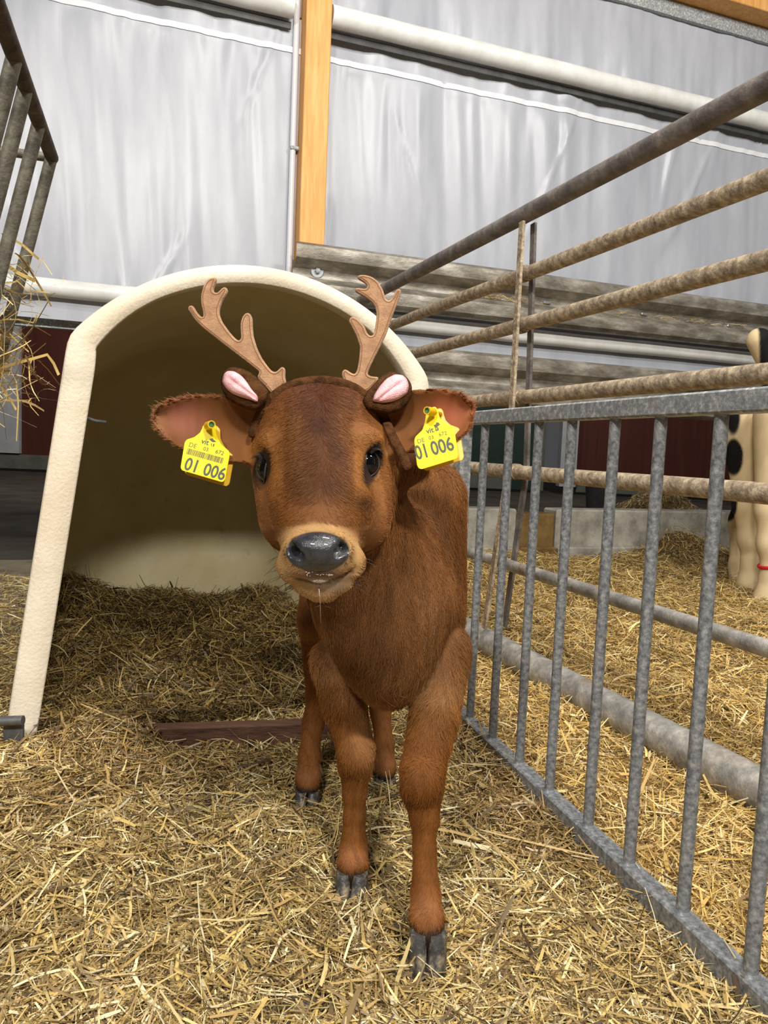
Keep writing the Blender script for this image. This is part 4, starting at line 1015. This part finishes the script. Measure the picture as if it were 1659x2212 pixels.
def slab(name, q, depth, ext, bev, m, parent, n=160, lean=(0, 0), seg=3, **kw):
    """solid with rounded edges from a picture outline, standing at one distance; lean tips it in depth"""
    q = resample(q, n); c = q.mean(0); s_ = depth / FPX
    cv = bpy.data.curves.new('tmp', 'CURVE'); cv.dimensions = '2D'; cv.fill_mode = 'BOTH'; cv.extrude = ext; cv.bevel_depth = bev; cv.bevel_resolution = seg; cv.offset = -bev
    sp_ = cv.splines.new('POLY'); sp_.points.add(len(q) - 1)
    for i, (x, y) in enumerate(q): sp_.points[i].co = ((x - c[0]) * s_, -(y - c[1]) * s_, 0, 1)
    sp_.use_cyclic_u = True
    ob = bpy.data.objects.new('tmp', cv); COL.objects.link(ob); dg = bpy.context.evaluated_depsgraph_get(); dg.update()
    me = bpy.data.meshes.new_from_object(ob.evaluated_get(dg)); n_ = len(me.vertices)
    co = np.empty(n_ * 3, np.float32); me.vertices.foreach_get('co', co); co = co.reshape(-1, 3).astype(float)
    fs = [tuple(p.vertices) for p in me.polygons]
    bpy.data.objects.remove(ob); bpy.data.curves.remove(cv); bpy.data.meshes.remove(me)
    C = P(c[0], c[1], depth); v = C + co[:, :1] * Rv + co[:, 1:2] * Uv - co[:, 2:3] * Fv + (co[:, :1] * lean[0] + co[:, 1:2] * lean[1]) * Fv
    return part(name, (v, fs), m, parent, ang=50, **kw)
AL = [(1240, 1690), (1150, 1600), (1125, 1555), (1165, 1500), (1000, 1370), (800, 1215), (600, 1060), (400, 900), (290, 800), (215, 690), (170, 625), (175, 590), (210, 568), (245, 580), (290, 660), (350, 730), (385, 745), (385, 690), (350, 550), (345, 430), (380, 290), (430, 215), (480, 185), (540, 180), (562, 205), (545, 240), (520, 320), (505, 370), (545, 405), (580, 390), (640, 320), (680, 315), (710, 345), (700, 400), (640, 500), (600, 620), (600, 700), (640, 800), (740, 940), (830, 1040), (880, 1070), (905, 1030), (895, 930), (890, 820), (920, 720), (960, 680), (990, 672), (1030, 700), (1050, 760), (1055, 900), (1070, 1010), (1120, 1170), (1190, 1310), (1270, 1420), (1330, 1490), (1380, 1500), (1420, 1460), (1450, 1425), (1490, 1425), (1508, 1460), (1500, 1560), (1525, 1650), (1450, 1730), (1330, 1800)]
AR = [(270, 1375), (190, 1310), (120, 1250), (95, 1160), (110, 1120), (140, 1112), (180, 1145), (230, 1170), (255, 1130), (275, 1010), (285, 880), (250, 770), (195, 660), (165, 610), (180, 565), (215, 558), (270, 590), (330, 660), (355, 730), (385, 765), (420, 760), (435, 700), (450, 600), (455, 520), (440, 450), (400, 400), (320, 340), (240, 295), (220, 265), (240, 250), (290, 255), (340, 265), (365, 235), (330, 195), (250, 145), (265, 115), (320, 110), (400, 130), (470, 180), (520, 270), (550, 370), (580, 395), (620, 350), (660, 270), (690, 258), (712, 275), (700, 340), (660, 440), (610, 580), (560, 730), (500, 860), (430, 1000), (370, 1130), (360, 1170), (400, 1190), (480, 1195), (460, 1260), (380, 1340)]
for pts, org, sc_, dep, ln_ in ((AL, (380, 570), 6.381, 1.0, (0, .10)), (AR, (720, 570), 4.879, 1.0, (0, .10))):
    q = outline(pts, org, sc_, 1.0); an = slab('antler', q, dep, .0015, .0028, M['felt'], hb, 220, ln_)
    q2 = resample(q, 260); tg = np.roll(q2, -2, 0) - np.roll(q2, 2, 0); tg /= np.linalg.norm(tg, axis=1)[:, None]
    ar = np.sum(q2[:, 0] * np.roll(q2[:, 1], -1) - np.roll(q2[:, 0], -1) * q2[:, 1]); inn_ = np.stack([-tg[:, 1], tg[:, 0]], 1) * (1 if ar > 0 else -1)
    q3 = q2 + inn_ * 5.0; c = resample(q, 220).mean(0); s_ = dep / FPX
    # drop inset points that fold over another edge
    dmin = np.sqrt(((q3[:, None] - q2[None]) ** 2).sum(-1)).min(1); ok = dmin > 4.3
    b = MB(); C = P(c[0], c[1], dep); run = []
    def flush(run):
        if len(run) > 3:
            lp = np.array(run); x = (lp[:, 0] - c[0]) * s_; y = -(lp[:, 1] - c[1]) * s_
            b.tube(C + x[:, None] * Rv + y[:, None] * Uv - Fv * .0043 + (y * ln_[1])[:, None] * Fv, .00055, 5)
    for i in range(len(q3)):
        if ok[i]: run.append(q3[i])
        else: flush(run); run = []
    flush(run); part('stitching', b, M['stitch'], an, ang=None, label='darker brown seam stitching')
def pillow(q, depth, h0, h1, n=56, nr=7, lean=(0, 0), groove=None):
    q = resample(q, n); c = q.mean(0); s_ = depth / FPX; R = []
    ks = np.concatenate([np.linspace(.02, 1, nr), np.linspace(1, .02, nr)[1:]])
    for i, k in enumerate(ks):
        z = (h0 if i < nr else -h1) * math.sqrt(max(1 - k * k, 0)); l = c + (q - c) * k
        x = (l[:, 0] - c[0]) * s_; y = -(l[:, 1] - c[1]) * s_; zz = np.full(n, z)
        if groove is not None and i < nr:
            a, b2 = np.array(groove[0]), np.array(groove[1]); t = np.clip(((l - a) @ (b2 - a)) / ((b2 - a) @ (b2 - a)), 0, 1)
            d = np.linalg.norm(l - (a + t[:, None] * (b2 - a)), axis=1); zz = zz - .0035 * np.exp(-(d / 3.2) ** 2)
        R.append(P(c[0], c[1], depth) + x[:, None] * Rv + y[:, None] * Uv - zz[:, None] * Fv + (x * lean[0] + y * lean[1])[:, None] * Fv)
    b = MB(); b.rings(R, cap0=True, cap1=True); return b
EL_ = [(600, 1600), (640, 1480), (740, 1410), (880, 1430), (1020, 1490), (1140, 1590), (1230, 1700), (1290, 1780), (1270, 1880), (1200, 1960), (1140, 2035), (1000, 2010), (850, 1950), (700, 1850), (630, 1740)]
EP = [(625, 1620), (645, 1510), (700, 1465), (800, 1475), (900, 1540), (980, 1630), (1050, 1740), (1135, 1830), (1140, 1920), (1040, 1880), (900, 1840), (780, 1790), (690, 1720)]
ER_ = [(310, 1460), (330, 1390), (400, 1300), (500, 1190), (590, 1130), (700, 1145), (790, 1200), (830, 1280), (825, 1390), (780, 1480), (700, 1550), (580, 1585), (450, 1570), (360, 1545)]
EQ = [(415, 1455), (430, 1390), (490, 1290), (560, 1210), (650, 1160), (730, 1165), (780, 1210), (797, 1280), (780, 1360), (700, 1420), (620, 1455), (520, 1468)]
for (o1, o2, org, sc_, gr, ln_, cr_) in ((EL_, EP, (380, 570), 6.381, ((498, 820), (552, 860)), (-.15, .1), [(710, 1540), (760, 1620), (860, 1690), (970, 1760), (1100, 1830)]), (ER_, EQ, (720, 570), 4.879, ((820, 864), (862, 830)), (.15, .1), [(470, 1462), (560, 1430), (630, 1375), (680, 1310), (705, 1240)])):
    q1 = outline(o1, org, sc_, 1); q2 = outline(o2, org, sc_, 1)
    e_ = part('plush_ear', pillow(q1, .972, .0095, .010, lean=ln_), M['plush'], hb, ang=None)
    c1 = q1.mean(0); c2 = q2.mean(0); s_ = .972 / FPX; dz = ((c2[0] - c1[0]) * ln_[0] - (c2[1] - c1[1]) * ln_[1]) * s_
    part('ear_lining', pillow(q2, .972 - .0095 + dz, .0095, .006, lean=ln_, groove=gr), M['pink'], e_, ang=None, label='pink plush ear lining')

# ================================================================== EAR TAGS
def text_mesh(txt, px, py, h, depth, ang, sx=1.0, bold=.0, off=.0, lean=(0, 0), org=None):
    """letters of height h (px) with lower left corner at px,py, as thin solid print; returns (v, f)"""
    cv = bpy.data.curves.new('tmp', 'FONT'); cv.body = txt; cv.size = 1; cv.extrude = .004; cv.offset = bold; cv.resolution_u = 4
    ob = bpy.data.objects.new('tmp', cv); COL.objects.link(ob); dg = bpy.context.evaluated_depsgraph_get(); dg.update()
    me = bpy.data.meshes.new_from_object(ob.evaluated_get(dg)); co = np.empty(len(me.vertices) * 3, np.float32); me.vertices.foreach_get('co', co); co = co.reshape(-1, 3).astype(float)
    fs = [tuple(p.vertices) for p in me.polygons]; bpy.data.objects.remove(ob); bpy.data.curves.remove(cv); bpy.data.meshes.remove(me)
    co[:, :2] -= co[:, :2].min(0); k = h / co[:, 1].max(); xy = co[:, :2] * k * np.array([sx, 1.])
    ca, sa = math.cos(ang), math.sin(ang); x = px + xy[:, 0] * ca + xy[:, 1] * sa; y = py + xy[:, 0] * sa - xy[:, 1] * ca
    return np.stack([x, y], 1), co[:, 2], fs
def ear_tag(label, poly, org, sc_, depth, ang, texts, bars, logo, pin, back, pinax, lean):
    q = outline(poly, org, sc_, 1); c = resample(q, 160).mean(0); s_ = depth / FPX
    t = thing('ear_tag', P(c[0], c[1], depth), label, 'ear tag', 'yellow ear tags')
    lift = .0016
    def pl(xy, z):   # picture position on the tag face -> world
        x = (xy[:, 0] - c[0]) * s_; y = -(xy[:, 1] - c[1]) * s_
        return P(c[0], c[1], depth) + x[:, None] * Rv + y[:, None] * Uv - (z)[:, None] * Fv + (x * lean[0] + y * lean[1])[:, None] * Fv
    slab('panel', q, depth, .0006, .0006, M['yellow'], t, 160, lean, 1)
    for i, (bx, by) in enumerate([back]):
        bk = slab('back_panel', q + np.array([bx, by]), depth + .014, .0006, .0006, M['yellowdark'], t, 160, lean, 1, label='amber back panel')
    for (s, x, y, h, sx, bold) in texts:
        xy, z, fs = text_mesh(s, org[0] + x / sc_, org[1] + y / sc_, h / sc_, depth, ang, sx, bold)
        part('lettering', (pl(xy, lift - .0004 + z * .05), fs), M['ink'], t, smooth=False)
    ca, sa = math.cos(ang), math.sin(ang)
    def poly2(ps):
        b = MB()
        for p_ in ps:
            a = np.array([(org[0] + x / sc_, org[1] + y / sc_) for x, y in p_]); n = len(a)
            v = np.concatenate([pl(a, np.full(n, lift)), pl(a, np.full(n, lift - .0006))]); b.add(v, [tuple(range(n))] + [(i, (i + 1) % n, (i + 1) % n + n, i + n) for i in range(n)])
        return b
    part('emblem', poly2(logo), M['ink'], t, smooth=False)
    if bars:
        (x0, y0), L_, H_ = bars; r = random.Random(4); ps = []; u = 0
        while u < L_ - 6:
            w_ = r.choice((5, 5, 9, 13, 7)); a = (x0 + u * ca, y0 + u * sa); b2 = (x0 + (u + w_) * ca, y0 + (u + w_) * sa)
            ps.append([a, b2, (b2[0] - H_ * sa, b2[1] + H_ * ca), (a[0] - H_ * sa, a[1] + H_ * ca)]); u += w_ + r.choice((5, 6, 9, 5))
        part('barcode', poly2(ps), M['ink'], t, smooth=False)
    pc = P(org[0] + pin[0] / sc_, org[1] + pin[1] / sc_, depth - .006); ax = unit(pinax)
    b = MB(); n = 20; th = np.linspace(0, 2 * np.pi, n, endpoint=False); e1 = unit(np.cross(ax, ZU)); e2 = np.cross(ax, e1)
    ring = lambda r, d: pc + ax * d + r * (np.cos(th)[:, None] * e1 + np.sin(th)[:, None] * e2)
    b.rings([ring(.0055, -.013), ring(.0050, .004), ring(.0038, .004), ring(.0036, .001)], cap0=True, cap1=True); st = part('socket', b, M['yellowdark'], t)
    b = MB(); b.rings([ring(.0037, .0005), ring(.0036, .0032), ring(.0028, .0036), ring(.0022, .0022)], cap1=True); part('pin', b, M['greenpin'], st, label='green pin in the socket')
    b = MB(); b.tube([pc - ax * .010, pc - ax * .034], .0026, 10); part('shaft', b, M['yellowdark'], t)
    return t
TLp = [(805, 600), (830, 555), (870, 540), (940, 545), (990, 600), (1000, 730), (1030, 800), (1090, 900), (1205, 1000), (1216, 1060), (1170, 1430), (1130, 1468), (530, 1292), (505, 1250), (540, 870), (565, 825), (680, 785), (760, 715)]
LOGO_L = [[(935, 880), (945, 882), (943, 915), (965, 920), (968, 885), (985, 890), (980, 928), (935, 915)], [(905, 815), (955, 800), (960, 815), (1008, 855), (960, 860), (930, 845)]]
ear_tag('yellow ear tag with a barcode hanging from the calf ear on the left', TLp, (320, 830), 6.913, .962, math.radians(15.5),
        [('vit', 778, 880, 78, 1.0, .02), ('DE', 606, 930, 66, 1.0, .0), ('03', 818, 985, 56, 1.05, .006), ('672', 1000, 1030, 60, 1.05, .006), ('01', 545, 1278, 198, .84, .022), ('006', 826, 1358, 196, .86, .022)],
        ((598, 955), 560, 88), LOGO_L, (935, 605), (9, 9), (.45, -.85, .1), (.05, .25))
TRp = [(770, 480), (790, 440), (850, 372), (900, 358), (935, 400), (945, 460), (970, 540), (1030, 600), (1135, 640), (1155, 665), (1203, 1050), (1185, 1095), (705, 1240), (662, 1228), (640, 1180), (606, 840), (622, 785), (720, 690), (755, 580)]
LOGO_R = [[(875, 625), (910, 610), (905, 590), (940, 585), (962, 615), (930, 640), (925, 655), (890, 655)], [(897, 660), (910, 655), (915, 690), (925, 688), (920, 655), (940, 660), (945, 695), (900, 708)]]
ear_tag('yellow ear tag without a barcode hanging from the calf ear on the right', TRp, (800, 820), 6.381, .955, math.radians(-14.5),
        [('vit', 778, 748, 72, 1.0, .02), ('DE', 658, 880, 58, 1.0, .0), ('03', 812, 832, 50, 1.05, .006), ('672', 952, 785, 52, 1.05, .004), ('01', 642, 1114, 204, .70, .022), ('006', 858, 1054, 204, .78, .022)],
        None, LOGO_R, (800, 430), (12, 3), (-.5, -.85, .05), (-.1, .25))

# ================================================================== SECOND CALF in the next pen
Cw = Field((1.55, 3.50, -.02), (2.75, 4.55, 1.62), .0085)
CY = 3.80
def cp(x, y, Y=CY): return P(x, y, Y)
Cw.ell((2.12, 4.0, .85), (.27, .30, .31), k=.06)
Cw.ell((2.20, 4.25, .88), (.30, .26, .30), k=.06)
Cw.cone((2.12, 3.92, 1.0), (2.12, 3.78, 1.28), .19, .13, .06)      # neck
Cw.cone((2.13, 3.80, 1.33), (2.14, 3.62, 1.12), .12, .07, .05)     # head
Cw.cone(cp(1660, 785, 3.85), cp(1640, 735, 3.84), .05, .06, .04)   # ear towards the left
Cw.ell((2.02, 3.84, 1.335), (.12, .04, .075), k=.03)
for (a, b_, c_, d_, e_, Y0) in (((1618, 900), (1612, 1090), (1620, 1165), (1622, 1215), (1614, 1262), 3.98), ((1690, 900), (1662, 1100), (1664, 1175), (1664, 1240), (1645, 1310), 3.70)):
    Cw.chain([(cp(*a, Y0), .13), (cp(*b_, Y0), .062), (cp(*c_, Y0), .056), (cp(*d_, Y0), .042), (cp(*e_, Y0), .056)], .04)
for x in (2.06, 2.34): Cw.chain([((x, 4.32, .8), .14), ((x, 4.28, .55), .085), ((x, 4.38, .38), .055), ((x, 4.36, .12), .045), ((x, 4.33, .03), .055)], .04)
CV, CF = Cw.mesh(2)
cow = thing('calf', (2.15, 3.95, 0.02), 'black and white calf at the right edge standing behind the gate and pipes', 'calf')
q = proj(CV); nzc = NZ.fbm(CV[:, 0] * 5 + 3, CV[:, 2] * 5 + CV[:, 1] * 4, 3)
cc = np.repeat(s2l((214, 192, 150))[None], len(CV), 0); blk = s2l((22, 20, 22))
def bl_(cx, cy, rx, ry): return np.hypot((q[:, 0] - cx) / rx, (q[:, 1] - cy) / ry) + nzc * .25
sf = lambda d, e=.12: sst(1 + e, 1 - e, d)
kk = np.maximum.reduce([sf(bl_(1582, 890, 22, 55)), sf(bl_(1585, 985, 20, 42)), sf(bl_(1575, 1085, 16, 35)), sst(1.185, 1.20, CV[:, 2]) * sst(1634, 1641, q[:, 0] - 6 * nzc), sst(4.13, 4.16, CV[:, 1]) * sst(.5, .55, CV[:, 2]) * sst(-.22, -.18, nzc), sf(np.hypot((q[:, 0] - 1594) / 18, (CV[:, 2] - 1.165) / .035))])
cc = cc * (1 - kk[:, None]) + blk * kk[:, None]
cc = cc * (1 + .08 * NZ.fbm(CV[:, 0] * 60, CV[:, 2] * 18, 2)[:, None])
me = mesh_np('body', CV - wloc(cow), CF); addcol(me, cc); link('body', me, M['cowcoat'], cow)
c = cp(1663, 1223, 3.70); b = MB(); th = np.linspace(0, 2 * np.pi, 40); b.tube(c + np.stack([.053 * np.cos(th), .053 * np.sin(th), .006 * np.cos(th)], 1), .009, 8, caps=False, flat=(1, .5))
tag(part('leg_band', b, M['red'], ang=None), 'red band around the front leg of the black and white calf', 'band')
